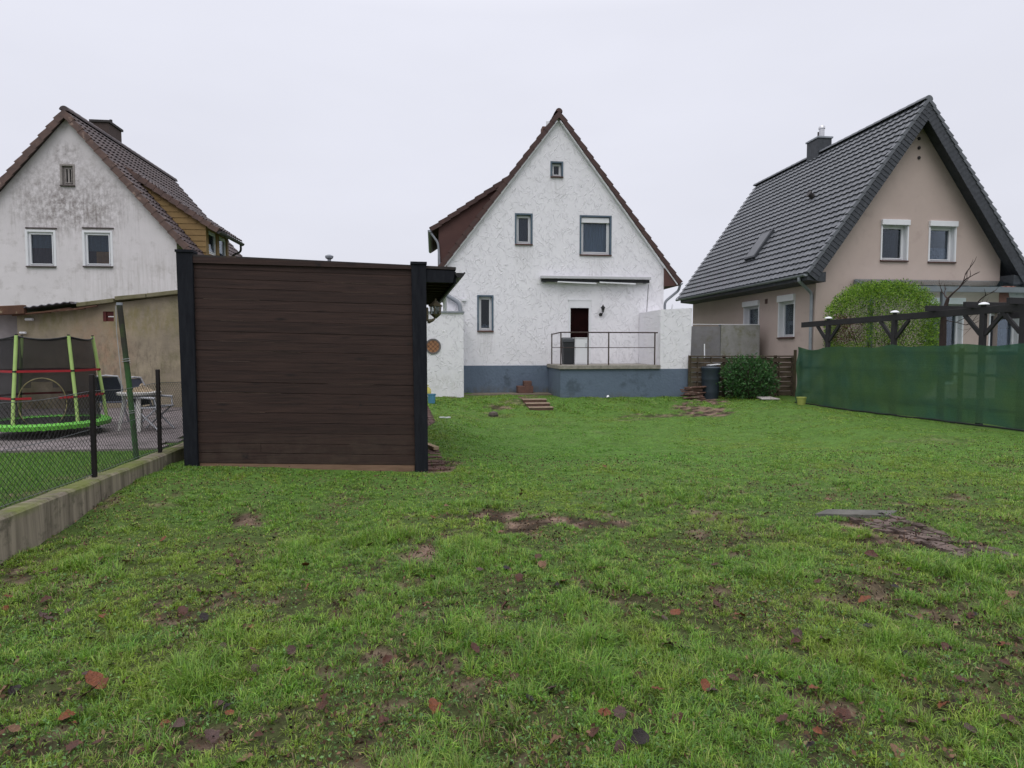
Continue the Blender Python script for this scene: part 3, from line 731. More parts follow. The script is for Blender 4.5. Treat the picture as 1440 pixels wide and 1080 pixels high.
    MB().box(TER_A0 - .05, s1, TER_B - .07, HOUSE_B - .033, zd + .002, onb(860, 513.5, TER_B).z).build('terrace_slab', slab_conc, root, bevel=.01)
    zt2 = onb(972, 433, TER_B).z
    a, b_, c_ = onb(932, 450, TER_B).x, onb(971, 500, TER_B).x, onb(974, 434, TER_B).x
    MB().hexa([V((s1+.01, TER_B+.01, zd+.002)), V((b_, TER_B+.01, zd+.002)), V((c_, TER_B+.03, zt2)), V((s1+.01, TER_B+.03, zt2-.06))],
              [V((s1+.01, HOUSE_B-.032, zd+.002)), V((b_, HOUSE_B-.032, zd+.002)), V((c_, HOUSE_B-.032, zt2)), V((s1+.01, HOUSE_B-.032, zt2-.06))]).build('terrace_side_wall', white_plaster, root)
    # left annex
    AB = 20.6; x1 = onb(652, 500, AB).x; z1 = onb(640, 440, AB).z; rp = px_rect(598, 476, 620, 498, AB); cx = (rp[0]+rp[1])/2; cz = (rp[2]+rp[3])/2; r = (rp[3]-rp[2])/2
    Fa = Fr((0, AB, 0), (1, 0, 0), (0, -1, 0)); x0 = x1 - 3.4
    an = MB().wall(Fa, [(x0, z1), (x1, z1)], zg-.4, [(cx-r*.7, cx+r*.7, cz-r*.7, cz+r*.7)], .1)
    an.poly([(x1, AB, zg-.4), (x1, HOUSE_B-.031, zg-.4), (x1, HOUSE_B-.031, z1), (x1, AB, z1)])
    an.poly([(x0, AB, zg-.4), (x0, HOUSE_B-.031, zg-.4), (x0, HOUSE_B-.031, z1), (x0, AB, z1)])
    an.poly([(x0, AB, z1), (x1, AB, z1), (x1, HOUSE_B-.031, z1), (x0, HOUSE_B-.031, z1)])
    anx = an.build('annex', white_plaster, root)
    MB().box(x0-.05, x1+.03, AB-.06, HOUSE_B-.035, z1+.002, z1+.05).build('roof_flashing', grey_metal, anx)
    # round leaded window
    ring = MB(); n = 28
    pt = lambda rr, k, nn: Fa.p(cx + rr*math.cos(2*math.pi*k/n), cz + rr*math.sin(2*math.pi*k/n), nn)
    for k in range(n):
        ring.hexa([pt(r, k, .03), pt(r, k+1, .03), pt(r*.8, k+1, .03), pt(r*.8, k, .03)], [pt(r, k, .002), pt(r, k+1, .002), pt(r*.8, k+1, .002), pt(r*.8, k, .002)])
    rw = ring.build('round_window', mat('grey_window_ring', (.16, .15, .15), (.12, .11, .11), rough=.6), anx)
    MB().poly([pt(r*.8, k, .008) for k in range(n)]).build('pane', mat('amber_glass', (.42, .20, .09), (.30, .15, .08), scale=12, rough=.3, spec=.6), rw)
    ld = MB()
    for k in range(-3, 4):
        o = k * r * .42
        for sg in (1, -1):
            hl = math.sqrt(max(0, (r*.78)**2 - (o*.99)**2)); s_ = math.sqrt(.5)
            if hl < .02: continue
            nx, nz_ = s_, s_*sg; tx, tz = -s_*sg, s_
            ld.beam(Fa.p(cx + nx*o - tx*hl, cz + nz_*o - tz*hl, .013), Fa.p(cx + nx*o + tx*hl, cz + nz_*o + tz*hl, .013), .012, .008)
    ld.build('leading', dark_metal, rw)
    # downpipe across the annex roof and small wall hooks
    P = lambda x, y: onb(x, y, HOUSE_B - .12)
    pipe([P(612, 405), P(625, 413), P(646, 426), P(648, 440)], .07, grey_metal, root)
    MB().box(P(650, 420).x, P(656, 420).x, HOUSE_B-.1, HOUSE_B-.001, P(650, 423).z, P(650, 420).z).build('wall_bracket', white_paint, root)
    # cable down the wall
    P = lambda x, y: onb(x, y, HOUSE_B - .012)
    MB().tube([P(912, 400), P(910, 430), P(908, 464), P(903, 466)], .008, 5).build('cable', dark_metal, root)
    MB().tube([P(910, 465), P(930, 470)], .007, 5).build('cable', dark_metal, root)
    # wall joint strip under the plinth: paved strip
    px0 = onb(652, 550, 21).x
    s = MB().box(px0-.1, TER_A0-.02, HOUSE_B - .95, HOUSE_B - .031, zg-.2, zg+.03).build('path', mat('mossy_paving', (.20, .165, .12), (.12, .105, .07), scale=6, rough=.95, bump=.6, bscale=20))
    tag(s, kind='structure')
main_house()
build_grass()

def railing():
    b0 = TER_B + .05; P = lambda x, y: onb(x, y, b0)
    zs = P(793, 513.5).z + .0; zt = P(850, 467.5).z; x0 = TER_A0 + .02; x1 = P(921, 470).x; yb = HOUSE_B - .6
    root = thing('terrace_railing', ((x0+x1)/2, b0, zs), 'thin rusty brown metal railing around the raised terrace', 'railing')
    m = mat('rusty_iron', (.075, .05, .045), (.04, .028, .025), rough=.65)
    MB().tube([(x0, yb, zt-.03), (x0, b0+.05, zt), (x0+.06, b0, zt), (x1, b0, zt), (x1+.1, b0+.03, zt)], .02, 8).build('handrail', m, root, smooth=True)
    MB().tube([(x0, yb, zt-.48), (x0, b0, zt-.48), (x1, b0, zt-.48)], .012, 6).build('middle_rail', m, root)
    for x, y in ((x0, yb), (x0, b0), (P(827, 480).x, b0), (P(856, 480).x, b0), (x1, b0)):
        MB().beam((x, y, zs+.002), (x, y, zt), .035, .035).build('post', m, root)
railing()

def awning():
    b = HOUSE_B - .16; l = onb(760, 391, b); r = onb(914, 393, b); zc = (l.z + r.z) / 2
    root = thing('awning', ((l.x+r.x)/2, HOUSE_B-.1, zc-.15), 'long white cassette awning retracted on the white wall above the terrace', 'awning')
    f = Fr((0, HOUSE_B, 0), (1, 0, 0), (0, -1, 0)); u0, u1 = l.x, r.x
    MB().fbox(f, u0, u1, zc-.02, zc+.07, .03, .30).build('cassette', mat('grey_white_metal', (.50, .50, .52), (.45, .45, .47), rough=.4), root, bevel=.01)
    MB().fbox(f, u0+.03, u1-.03, zc-.12, zc-.022, .10, .20).build('fabric_roll', mat('dark_awning_roll', (.05, .05, .055), (.03, .03, .035), rough=.8), root)
    for a, b_ in ((.15, .5), (.53, .86)):
        p = f.p(u0 + (u1-u0)*a, zc-.13, .24); q = f.p(u0 + (u1-u0)*b_, zc-.17, .24)
        MB().beam(p, q, .05, .045).build('folding_arm', white_paint, root, bevel=.006)
    for a in (.04, .96): MB().fbox(f, u0 + (u1-u0)*a - .05, u0 + (u1-u0)*a + .05, zc-.14, zc-.023, .001, .10).build('bracket', grey_metal, root)
awning()

def wall_lamp():
    c = onb(848, 436, HOUSE_B - .14)
    root = thing('wall_lamp', (c.x, HOUSE_B, c.z-.2), 'small black lantern lamp on the white wall right of the terrace door', 'wall lamp')
    MB().lathe((c.x-.05, HOUSE_B-.02, c.z-.19), [(.01, -.02), (.06, .0), (.065, .06), (.02, .1)], 12).build('base', black_metal, root, smooth=True)
    MB().tube([(c.x-.05, HOUSE_B-.03, c.z-.13), (c.x-.03, HOUSE_B-.12, c.z-.15), (c.x, HOUSE_B-.14, c.z-.08)], .014, 6).build('arm', black_metal, root, smooth=True)
    MB().lathe((c.x, HOUSE_B-.14, c.z-.08), [(.03, 0), (.06, .14), (.085, .15), (.07, .18), (.03, .22), (.015, .25), (.003, .28)], 6).build('cap', black_metal, root)
    MB().lathe((c.x, HOUSE_B-.14, c.z-.07), [(.035, 0), (.056, .12)], 6).build('glass_shade', mat('smoky_lamp_glass', (.08, .08, .085), (.05, .05, .05), rough=.15, spec=.6), root)
wall_lamp()

def terrace_items():
    zs = onb(860, 513.5, TER_B).z + .004
    b = TER_B + .9; x0 = onb(792, 500, b).x; x1 = onb(808, 500, b).x
    root = thing('rubbish_bin', ((x0+x1)/2, b, zs), 'tall dark grey plastic bin standing on the terrace before the door', 'bin')
    zt = onb(800, 476, b).z; bm_ = mat('anthracite_plastic', (.022, .024, .027), (.03, .033, .037), rough=.5)
    MB().hexa([V((x0+.03, b, zs)), V((x1-.03, b, zs)), V((x1, b-.02, zt-.12)), V((x0, b-.02, zt-.12))],
              [V((x0+.03, b+.35, zs)), V((x1-.03, b+.35, zs)), V((x1, b+.38, zt-.12)), V((x0, b+.38, zt-.12))]).build('body', bm_, root, bevel=.01)
    MB().hexa([V((x0-.02, b-.04, zt-.12)), V((x1+.02, b-.04, zt-.12)), V((x1+.0, b-.02, zt-.02)), V((x0-.0, b-.02, zt-.02))],
              [V((x0-.02, b+.4, zt-.12)), V((x1+.02, b+.4, zt-.12)), V((x1+.0, b+.38, zt+.04)), V((x0-.0, b+.38, zt+.04))]).build('lid', mat('grey_lid', (.05, .056, .063), (.04, .045, .05), rough=.5), root, bevel=.01)
    b2 = TER_B + .75; x0 = onb(808.5, 500, b2).x; x1 = onb(826, 500, b2).x; zt = onb(815, 476, b2).z
    root = thing('white_cabinet', ((x0+x1)/2, b2, zs), 'white upright box like cabinet beside the dark bin on the terrace', 'cabinet')
    MB().box(x0+.01, x1, b2, b2+.35, zs, zt).build('body', white_paint, root, bevel=.01)
    MB().box(x0-.01, x1+.02, b2-.02, b2+.37, zt+.001, zt+.03).build('top', white_paint, root, bevel=.006)
    MB().box(x0+.035, x1-.025, b2-.012, b2-.001, zs+.05, zt-.05).build('door', white_paint, root, bevel=.003)
    MB().box(x1-.06, x1-.045, b2-.03, b2-.0125, zt-.3, zt-.15).build('handle', grey_metal, root)
terrace_items()

def steps():
    p = ong(762, 577)
    xa = onb(745, 570, p.y).x; xb = onb(778, 570, p.y).x; z0 = gh(p.x, p.y)
    root = thing('brick_steps', ((xa+xb)/2, p.y, z0), 'low flight of three worn brick garden steps left of the terrace', 'steps')
    edge = mat('step_edge', (.30, .22, .16), (.20, .15, .11), scale=9, rough=.95, bump=.5)
    zt = zg + .03; y = p.y; n = 3; rise = (zt - z0) / n; yt = HOUSE_B - .95
    for i in range(n):
        y0 = p.y + i * .36; zz = z0 + rise * (i+1)
        dx = -.035 * i
        MB().box(xa+dx, xb+dx, y0, y0+ (.36 if i < 2 else max(.3, yt - y0 - .01)), z0-.5, zz-.031).build('riser', brick, root)
        MB().box(xa-.02+dx, xb+.02+dx, y0-.02, y0+.3, zz-.03, zz).build('tread', edge, root, bevel=.008)
    q = onb(733, 549, HOUSE_B-.3); y0 = HOUSE_B - .45
    r2 = thing('brick_stack', (q.x+.2, y0, zg), 'two reddish stepped brick blocks piled against the blue plinth', 'bricks')
    x = lambda px: onb(px, 545, y0).x; z = lambda py: onb(740, py, y0).z
    lo, hi = zg + .032, max(z(543), zg+.18)
    m1 = MB(); 
    m1.box(x(728), x(750), y0, y0+.38, lo, hi).build('lower_block', brick, r2, bevel=.01)
    MB().box(x(737), x(748), y0+.03, y0+.35, hi+.001, max(z(536), hi+.15)).build('upper_block', brick, r2, bevel=.01)
steps()

# ================================================================== LEFT HOUSE
def left_house():
    B = 22.0; D = 8.2; ov = .18
    fr = Fr((0, B, 0), (1, 0, 0), (0, -1, 0)); zb = .25
    ap = onb(90, 156, B - ov); ve = onb(268, 353, B - ov)
    slope = (ap.z - ve.z) / (ve.x - ap.x)
    rc = onb(250, 400, B).x; lc = 2*ap.x - rc; zt = lambda u: ap.z - .12 - abs(u - ap.x) * slope
    root = thing('weathered_house', (ap.x, B, zb), 'weathered white house on the left with mould streaks and an ochre clad dormer', 'house')
    mm = old_plaster
    # object space = world - root; blotches of mould around the attic window
    def loc(px, py): p = onb(px, py, B); return (p.x - ap.x, 0, p.z - zb)
    for (px, py, rx, rz, st, nsx) in ((60, 275, 1.3, 1.5, .8, 1), (125, 278, 1.6, 1.5, .85, 1), (92, 218, .75, .6, .85, 1), (95, 300, 1.9, .9, .6, 1)):
        stain(mm, loc(px, py), (rx, 3, rz), (.13, .105, .095), st*.9, 7, (1, 1, .8), .42, .72)
    stain(mm, loc(75, 300), (2.2, 3, 1.4), (.16, .135, .12), .42, 7, (1.6, 1, .14), .5, .64)
    stain(mm, loc(150, 300), (1.6, 3, 1.4), (.16, .135, .12), .35, 7, (1.6, 1, .14), .5, .64)
    stain(mm, loc(200, 400), (3, 3, 1.6), (.34, .31, .28), .4, 5, (2, 1, .12), .45, .65)
    holes = [px_rect(87, 233, 103, 260, B), px_rect(39, 326, 76, 374, B), px_rect(119, 327, 156, 374, B)]
    m = MB().wall(fr, [(lc, zt(lc)), (ap.x, zt(ap.x)), (rc, zt(rc))], zb-.5, holes, .12)
    for x in (lc, rc): m.poly([(x, B, zb-.5), (x, B+D, zb-.5), (x, B+D, zt(x)), (x, B, zt(x))])
    m.poly([(lc, B+D, zb), (rc, B+D, zb), (rc, B+D, zt(rc)), (ap.x, B+D, zt(ap.x)), (lc, B+D, zt(lc))])
    m.build('wall', mm, root)
    grey_sill = mat('dark_sill', (.09, .075, .07), (.06, .05, .048), rough=.7)
    wornwood = mat('worn_window_wood', (.36, .33, .31), (.22, .20, .19), scale=9, rough=.9)
    orange = mat('orange_curtain', (.75, .36, .13), (.55, .25, .09), scale=6, rough=.9)
    maroon = mat('maroon_curtain', (.16, .06, .08), (.07, .03, .045), scale=7, rough=.9)
    bl = mat('grey_roller_blind', (.30, .34, .38), (.12, .14, .16), scale=30, stretch=(.3, .3, 5), rough=.6)
    window(fr, *holes[0], root, fw=.06, frame=wornwood, sill=grey_sill, surround=wornwood, sw=.05, rec=.08, mull=1)
    w1 = window(fr, *holes[1], root, fw=.045, sill=grey_sill, surround=white_paint, sw=.06, rec=.05, curtain=[(0, 1, .55, 1, bl), (0, 1, 0, .55, maroon)])
    window(fr, *holes[2], root, fw=.045, sill=grey_sill, surround=white_paint, sw=.06, rec=.05, curtain=[(0, 1, .45, 1, bl), (0, .33, 0, .45, maroon), (.34, 1, 0, .44, orange)])
    for px in (38, 118):
        p = onb(px-2, 320, B); q = onb(px+42, 320, B)
        MB().fbox(fr, p.x, q.x, p.z-.03, p.z+.01, .001, .03).build('lintel_strip', grey_sill, root)
    sl = math.hypot(1, slope)
    for sg in (1, -1):
        dd = V((sg, 0, -slope)).normalized(); O = V((ap.x, B-ov, ap.z)); DL = ((ve.x - ap.x) + .12) * sl
        tile_roof(O, (0, 1, 0), dd, D+.3, DL, 20, .25, .05, lift=.05, jitter=.01).build('roof', old_tile, root)
        verge(MB(), O, dd, (0, -1, 0), DL, 16, wd=.2, drop=.15, lift=.028).build('verge_tiles', verge_tile, root)
        e = O + dd*DL; gutter(e + V((0, .03, -.05)), e + V((0, D+.2, -.05)), .07, grey_metal, root)
    ridge(MB(), (ap.x, B-ov-.02, ap.z+.06), (0, 1, 0), D+.3, .15).build('ridge_tiles', old_tile, root)
    # chimney straddling the ridge
    cb = 24.6; l, r, t = onb(129, 190, cb).x, onb(153, 190, cb).x, onb(140, 172, cb).z
    cbm = mat('sooty_brick', (.085, .062, .055), (.055, .042, .04), scale=20, rough=.9, bump=.8, bscale=35)
    ch = MB().box(l, r, cb, cb+.95, t-1.6, t).build('chimney', cbm, root)
    MB().box(l-.05, r+.05, cb-.05, cb+1.0, t+.001, t+.08).build('chimney_cap', mat('dark_cap', (.05, .045, .045), rough=.8), ch)
    MB().lathe((r-.05, cb+.3, t+.08), [(.05, 0), (.05, .12)], 8).build('flue', dark_metal, ch)
    # dormer on the right slope
    db = 23.0; T = onb(172, 235, db-.12); Nn = onb(306, 323, db-.12); de = 2.4
    ds = (T.z - Nn.z) / (Nn.x - T.x); wx = onb(290, 340, db).x
    zs = lambda x: ap.z - .1 - abs(x - ap.x) * slope; zr = lambda x: T.z - .11 - (x - T.x) * ds
    T = V((T.x, db-.12, ap.z + .03 - (T.x - ap.x) * slope))
    x0 = T.x + .15
    f2 = Fr((0, db, 0), (1, 0, 0), (0, -1, 0))
    dm = MB().poly([(x0, db, zs(x0)), (wx, db, zs(wx)-.2), (wx, db, zr(wx)), (x0, db, max(zr(x0), zs(x0)))]).poly(
        [(x0, db+de, zs(x0)), (wx, db+de, zs(wx)-.2), (wx, db+de, zr(wx)), (x0, db+de, max(zr(x0), zs(x0)))])
    f3 = Fr((wx, 0, 0), (0, 1, 0), (1, 0, 0)); zlow = zs(wx) - .2
    h1 = (db+.25, db+1.1, zr(wx)-.95, zr(wx)-.15); h2 = (db+1.35, db+2.2, zr(wx)-.95, zr(wx)-.15)
    dm.wall(f3, [(db, zr(wx)), (db+de, zr(wx))], zlow, [h1, h2], .06)
    # siding boards on the cheek
    for k in range(1, 16):
        z = zr(wx) - .0 + 1.9 - k * .19
        xs = [x for x in np.linspace(x0, wx, 60) if zs(x) < z - .01 and zr(x) > z + .17]
        if len(xs) > 1: dm.hexa([V((xs[0], db-.022, z)), V((xs[-1], db-.022, z)), V((xs[-1], db-.006, z+.18)), V((xs[0], db-.006, z+.18))],
                                [V((xs[0], db-.001, z)), V((xs[-1], db-.001, z)), V((xs[-1], db-.001, z+.18)), V((xs[0], db-.001, z+.18))])
    dmo = dm.build('dormer', yellow_clad, root)
    for h in (h1, h2): window(f3, *h, dmo, rec=.05, fw=.07, curtain=(0, 1, 0, 1))
    dd = V((Nn.x - T.x, 0, Nn.z - T.z)); DL = dd.length; dd.normalize()
    tile_roof(T, (0, 1, 0), dd, de+.35, DL, 14, .25, .05, lift=.05).build('dormer_roof', old_tile, dmo)
    verge(MB(), T, dd, (0, -1, 0), DL, 12, wd=.2, drop=.13, lift=.028).build('verge_tiles', verge_tile, dmo)
    e = T + dd*DL; gutter(e + V((.03, 0, -.05)), e + V((.03, de+.3, -.05)), .08, dark_metal, dmo)
    pipe([e + V((.03, de+.1, -.1)), V((e.x, B+3.5, e.z-.35)), V((wx+.08, B+3.5, e.z-.5)), V((wx+.08, B+3.5, e.z-1.2))], .04, dark_metal, dmo)
left_house()

# ================================================================== RIGHT HOUSE
GBR = 18.5
def right_house():
    B = GBR; ov = .5; fr = Fr((0, B, 0), (1, 0, 0), (0, -1, 0))
    ap = onb(1305, 141, B - ov); el = onb(1136, 384, B - ov)
    slope = (ap.z - el.z) / (ap.x - el.x); lc = onb(1147, 420, B).x; rc = 2*ap.x - lc
    zb = gh(12, 18) - .3
    DB = 27.9 - B
    zt = lambda u: ap.z - .22 - abs(u - ap.x) * slope
    root = thing('beige_house', (ap.x, B, zb), 'beige plastered house on the right with a steep anthracite tiled roof and white shuttered windows', 'house')
    holes = [px_rect(1240, 317, 1275, 366, B), px_rect(1307, 319, 1342, 368, B), px_rect(1302, 428, 1352, 492, B)]
    holes[2] = (holes[2][0], holes[2][1], .45, holes[2][3])
    h4 = px_rect(1392, 440, 1432, 470, B); holes.append((h4[0], h4[1], 1.5, h4[3]))
    m = MB().wall(fr, [(lc, zt(lc)), (ap.x, zt(ap.x)), (rc, zt(rc))], zb, holes, .16)
    fs = Fr((lc, 0, 0), (0, -1, 0), (-1, 0, 0))
    hs = [px_rect(1047, 431, 1067, 462, 0, 'a', lc), px_rect(1096, 424, 1117, 474, 0, 'a', lc)]
    m.wall(fs, [(-(B+DB), zt(lc)), (-B, zt(lc))], zb, hs, .16)
    m.poly([(rc, B, zb), (rc, B+DB, zb), (rc, B+DB, zt(rc)), (rc, B, zt(rc))])
    m.poly([(lc, B+DB, zb), (rc, B+DB, zb), (rc, B+DB, zt(rc)), (ap.x, B+DB, zt(ap.x)), (lc, B+DB, zt(lc))])
    m.build('wall', beige_plaster, root)
    lace = mat('lace_curtain', (.6, .62, .68), (.22, .23, .28), scale=14, rough=.9)
    kw = dict(sill=clay_sill, surround=white_paint, sw=.045, fw=.055, sproud=.03, rec=.14)
    window(fr, *holes[0], root, shutter=.17, curtain=(.05, .8, .05, .9), curtain_mat=mat('dim_curtain', (.17, .16, .18), (.02, .02, .025), scale=22), **kw)
    window(fr, *holes[1], root, shutter=.17, curtain=(.05, .95, .0, .42), curtain_mat=lace, **kw)
    window(fs, *hs[0], root, shutter=.2, **kw)
    window(fs, *hs[1], root, shutter=.22, curtain=(.1, 1, 0, .45), curtain_mat=lace, **kw)
    dk = dict(kw); dk['sill'] = None
    window(fr, *holes[2], root, shutter=.2, **dk)
    window(fr, *holes[3], root, curtain=(0, 1, 0, .6), curtain_mat=lace, **kw)
    for k, y in enumerate((195, 208, 222)):
        p = onb(1292, y, B)
        MB().lathe((0, 0, 0), [(.035, 0), (.05, .01), (.035, .03)], 10)
        v = MB(); v.tube([V((p.x, B-.001, p.z)), V((p.x, B-.03, p.z))], .05, 10); v.build('air_vent', dark_metal, root)
    p = ona(1078, 424, lc); MB().fbox(fs, -p.y-.07, -p.y+.07, p.z-.08, p.z+.08, .001, .03).build('air_vent', clay_sill, root)
    sl = math.hypot(1, slope)
    rr = onb(1085, 243, B+DB+.3)
    for sg in (-1, 1):
        dd = V((sg, 0, -slope)).normalized(); O = V((ap.x, B-ov, ap.z)); DL = (ap.x - el.x) * sl
        tile_roof(O, (0, 1, 0), dd, DB+ov+.45, DL, 26, .27, .026, lift=.058, jitter=.004).build('roof', slate_tile, root)
        n = V((0, 1, 0)).cross(dd); n = n if n.z > 0 else -n
        # slate hung barge board
        b = MB(); k = 46
        for i in range(k):
            p0 = O + dd*(DL*i/k) ; p1 = O + dd*(DL*(i+1)/k + .02)
            y0 = -.02 - .012; 
            b.hexa([p0 - n*.34 + V((0, -.030, 0)), p1 - n*.34 + V((0, -.045, 0)), p1 + n*.03 + V((0, -.045, 0)), p0 + n*.03 + V((0, -.030, 0))],
                   [p0 - n*.34, p1 - n*.34, p1 + n*.03, p0 + n*.03])
        b.build('barge_board', slate_clad, root)
        q0 = O - n*.13 + V((0, .002, 0)); q1 = q0 + dd*DL
        MB().hexa([q0, q1, q1 - n*.025, q0 - n*.025], [q0 + V((0, ov-.004, 0)), q1 + V((0, ov-.004, 0)), q1 - n*.025 + V((0, ov-.004, 0)), q0 - n*.025 + V((0, ov-.004, 0))]).build('soffit', slate_clad, root)
        e = O + dd*DL; x0 = lc if sg < 0 else rc
        MB().hexa([V((x0, B-ov+.01, e.z+.05)), V((e.x, B-ov+.01, e.z-.06)), V((e.x, B-ov+.01, e.z-.2)), V((x0, B-ov+.01, e.z-.25))],
                  [V((x0, B+DB, e.z+.05)), V((e.x, B+DB, e.z-.06)), V((e.x, B+DB, e.z-.2)), V((x0, B+DB, e.z-.25))]).build('eave_box', slate_clad, root)
        gutter(e + V((sg*.06, .0, -.02)), e + V((sg*.06, DB+ov+.3, -.02)), .075, grey_metal, root)
        if sg < 0:
            P = lambda x, y: ona(x, y, lc - .06)
            g = e + V((-.06, .35, -.08))
            pipe([g, V((g.x, g.y, g.z-.12)), V((lc-.06, B+.12, onb(1150, 412, B).z)), V((lc-.06, B+.12, zb))], .05, grey_metal, root)
    verge(MB(), V((ap.x, B-ov-.03, ap.z+.02)), V((1, 0, -slope)), (0, -1, 0), (ap.x-el.x)*sl, 24, wd=.1, drop=.05, lift=.025).build('verge_tiles', slate_tile, root)
    verge(MB(), V((ap.x, B-ov-.03, ap.z+.02)), V((-1, 0, -slope)), (0, -1, 0), (ap.x-el.x)*sl, 24, wd=.1, drop=.05, lift=.025).build('verge_tiles', slate_tile, root)
    ridge(MB(), (ap.x, B-ov-.05, ap.z+.05), (0, 1, 0), DB+ov+.5, .14).build('ridge_tiles', slate_tile, root)
    # chimney on the near slope, clad in slate
    zsl = lambda x: ap.z - abs(x - ap.x) * slope
    dq = V((-1, 0, -slope)).normalized(); nq = V((0, 1, 0)).cross(dq); nq = nq if nq.z > 0 else -nq
    foot = on_plane(1150, 222, (ap.x, B, ap.z+.06), nq); cb = foot.y; cx0 = foot.x
    t = onb(1158, 194, cb).z
    ch = MB().box(cx0, cx0+.55, cb, cb+.75, zsl(cx0)-.4, t).build('chimney', slate_clad, root)
    MB().box(cx0-.04, cx0+.59, cb-.04, cb+.79, t+.001, t+.06).build('chimney_cap', grey_metal, ch)
    MB().lathe((cx0+.42, cb+.45, t+.06), [(.1, 0), (.1, .42), (.12, .43), (.12, .5), (.08, .56)], 14).build('flue', mat('steel_flue', (.6, .6, .62), (.5, .5, .52), rough=.3, metal=.6), ch, smooth=True)
    MB().lathe((cx0+.12, cb+.2, t+.06), [(.03, 0), (.03, .22)], 8).build('flue', dark_metal, ch)
    # roof vent and skylight on the near slope
    def on_slope(px, py):
        dd = V((-1, 0, -slope)).normalized(); n = V((0, 1, 0)).cross(dd); n = n if n.z > 0 else -n
        return on_plane(px, py, (ap.x, B, ap.z+.06), n), n, dd
    p, n, dd = on_slope(1143, 277)
    MB().tube([p - n*.05, p + n*.16], .09, 10).tube([p + n*.161, p + n*.20], .12, 10).build('roof_vent', dark_metal, root)
    c = [on_slope(x, y)[0] for x, y in ((1043, 375), (1054, 372), (1087, 325), (1077, 328))]
    p0 = on_slope(1058, 365)[0]; p1 = on_slope(1084, 327)[0]; x0, x1 = p0.x, p1.x; y = p0.y - .3
    up = (p1.x - p0.x) * sl; a = V((p0.x, y, zsl(p0.x)+.06)); wv = V((0, .8, 0)); u = -dd * up
    MB().hexa([a, a+wv, a+wv+u, a+u], [q + n*.12 for q in (a, a+wv, a+wv+u, a+u)]).build('skylight', slate_clad, root)
    MB().hexa([q + n*.122 for q in (a+wv*.1+u*.05, a+wv*.9+u*.05, a+wv*.9+u*.93, a+wv*.1+u*.93)], [q + n*.13 for q in (a+wv*.1+u*.05, a+wv*.9+u*.05, a+wv*.9+u*.93, a+wv*.1+u*.93)]).build('skylight_shutter', mat('grey_shutter', (.11, .12, .13), (.09, .095, .105), rough=.4), root)
right_house()

def terrace_canopy():
    B = GBR - .02; wl = onb(1200, 396, B); wr = V((wl.x + 7, B, wl.z))
    fb = 17.66; z2 = wl.z - .28; front_l = V((wl.x - .1, fb, z2)); front_r = V((wr.x, fb, z2))
    root = thing('terrace_canopy', (wl.x+2, fb, zg), 'grey framed glass patio canopy on the gable of the beige house', 'canopy')
    al = mat('grey_aluminium', (.17, .20, .215), (.14, .165, .18), rough=.4, spec=.5)
    gp = glass_mat('canopy_glass', (.72, .8, .8), .5)
    MB().beam(wl + V((0, -.05, 0)), wr + V((0, -.05, 0)), .08, .12).build('wall_beam', al, root)
    MB().beam(front_l, front_r, .12, .16).build('front_beam', al, root)
    MB().beam(wl + V((0, -.06, .0)), front_l, .07, .12).build('rafter', al, root)
    for k in range(1, 7):
        x = wl.x + k * 1.1
        MB().beam((x, B-.05, wl.z), (x, fb, z2+.03), .06, .09).build('rafter', al, root)
    MB().hexa([wl + V((0, -.05, .07)), wr + V((0, -.05, .07)), front_r + V((0, 0, .11)), front_l + V((0, 0, .11))],
              [wl + V((0, -.05, .078)), wr + V((0, -.05, .078)), front_r + V((0, 0, .118)), front_l + V((0, 0, .118))]).build('glass_roof', gp, root)
    for x in (front_l.x + .1, wl.x + 2.35, wl.x + 5.5): MB().beam((x, fb, gh(12, 16)-.1), (x, fb, z2-.082), .11, .11, up=(0, 1, 0)).build('post', al, root)
terrace_canopy()

def satellite_dish():
    p = onb(1430, 414, GBR - .3)
    root = thing('satellite_dish', (p.x, GBR-.1, p.z-.3), 'small pale round satellite dish on the beige gable under the canopy', 'satellite dish')
    m = MB(); d = V((-.35, -1, .15)).normalized(); s = d.cross(UP).normalized(); t = s.cross(d)
    n = 20; rows = []
    for rr, o in ((.02, 0), (.14, .02), (.24, .06), (.25, .05), (.14, .0), (.02, -.02)): rows.append([p + (s*math.cos(2*math.pi*k/n) + t*math.sin(2*math.pi*k/n))*rr + d*o for k in range(n)])
    for a, b in zip(rows[:-1], rows[1:]):
        for k in range(n): m.poly([a[k], a[(k+1) % n], b[(k+1) % n], b[k]])
    m.build('dish', mat('dish_grey', (.4, .4, .4), (.34, .34, .34), rough=.5), root, smooth=True)
    MB().tube([p, V((p.x, GBR-.002, p.z-.1))], .025, 8).build('arm', grey_metal, root)
satellite_dish()

def far_house():
    # sliver of another house beyond the right edge
    b = 27; p = onb(1404, 378, b); q = onb(1470, 378, b)
    root = thing('far_brick_house', (q.x+3, b, 0), 'sliver of a reddish brick house beyond the beige house at the right edge', 'house')
    zt = onb(1420, 404, b).z
    MB().box(p.x, p.x+8, b, b+7, -.3, zt).build('wall', brick, root)
    O = V((p.x-.3, b-.3, zt-.1)); tile_roof(V((p.x-.3, b+3.5, zt+.9)), (1, 0, 0), V((0, -3.8, -1.0)), 8.6, 3.95, 12, .3, .03).build('roof', mat('red_roof_tile', (.22, .09, .06), (.16, .07, .05), rough=.7), root)
    tile_roof(V((p.x-.3, b+3.5, zt+.9)), (1, 0, 0), V((0, 3.8, -1.0)), 8.6, 3.95, 12, .3, .03).build('roof', MATS['red_roof_tile'], root)
far_house()

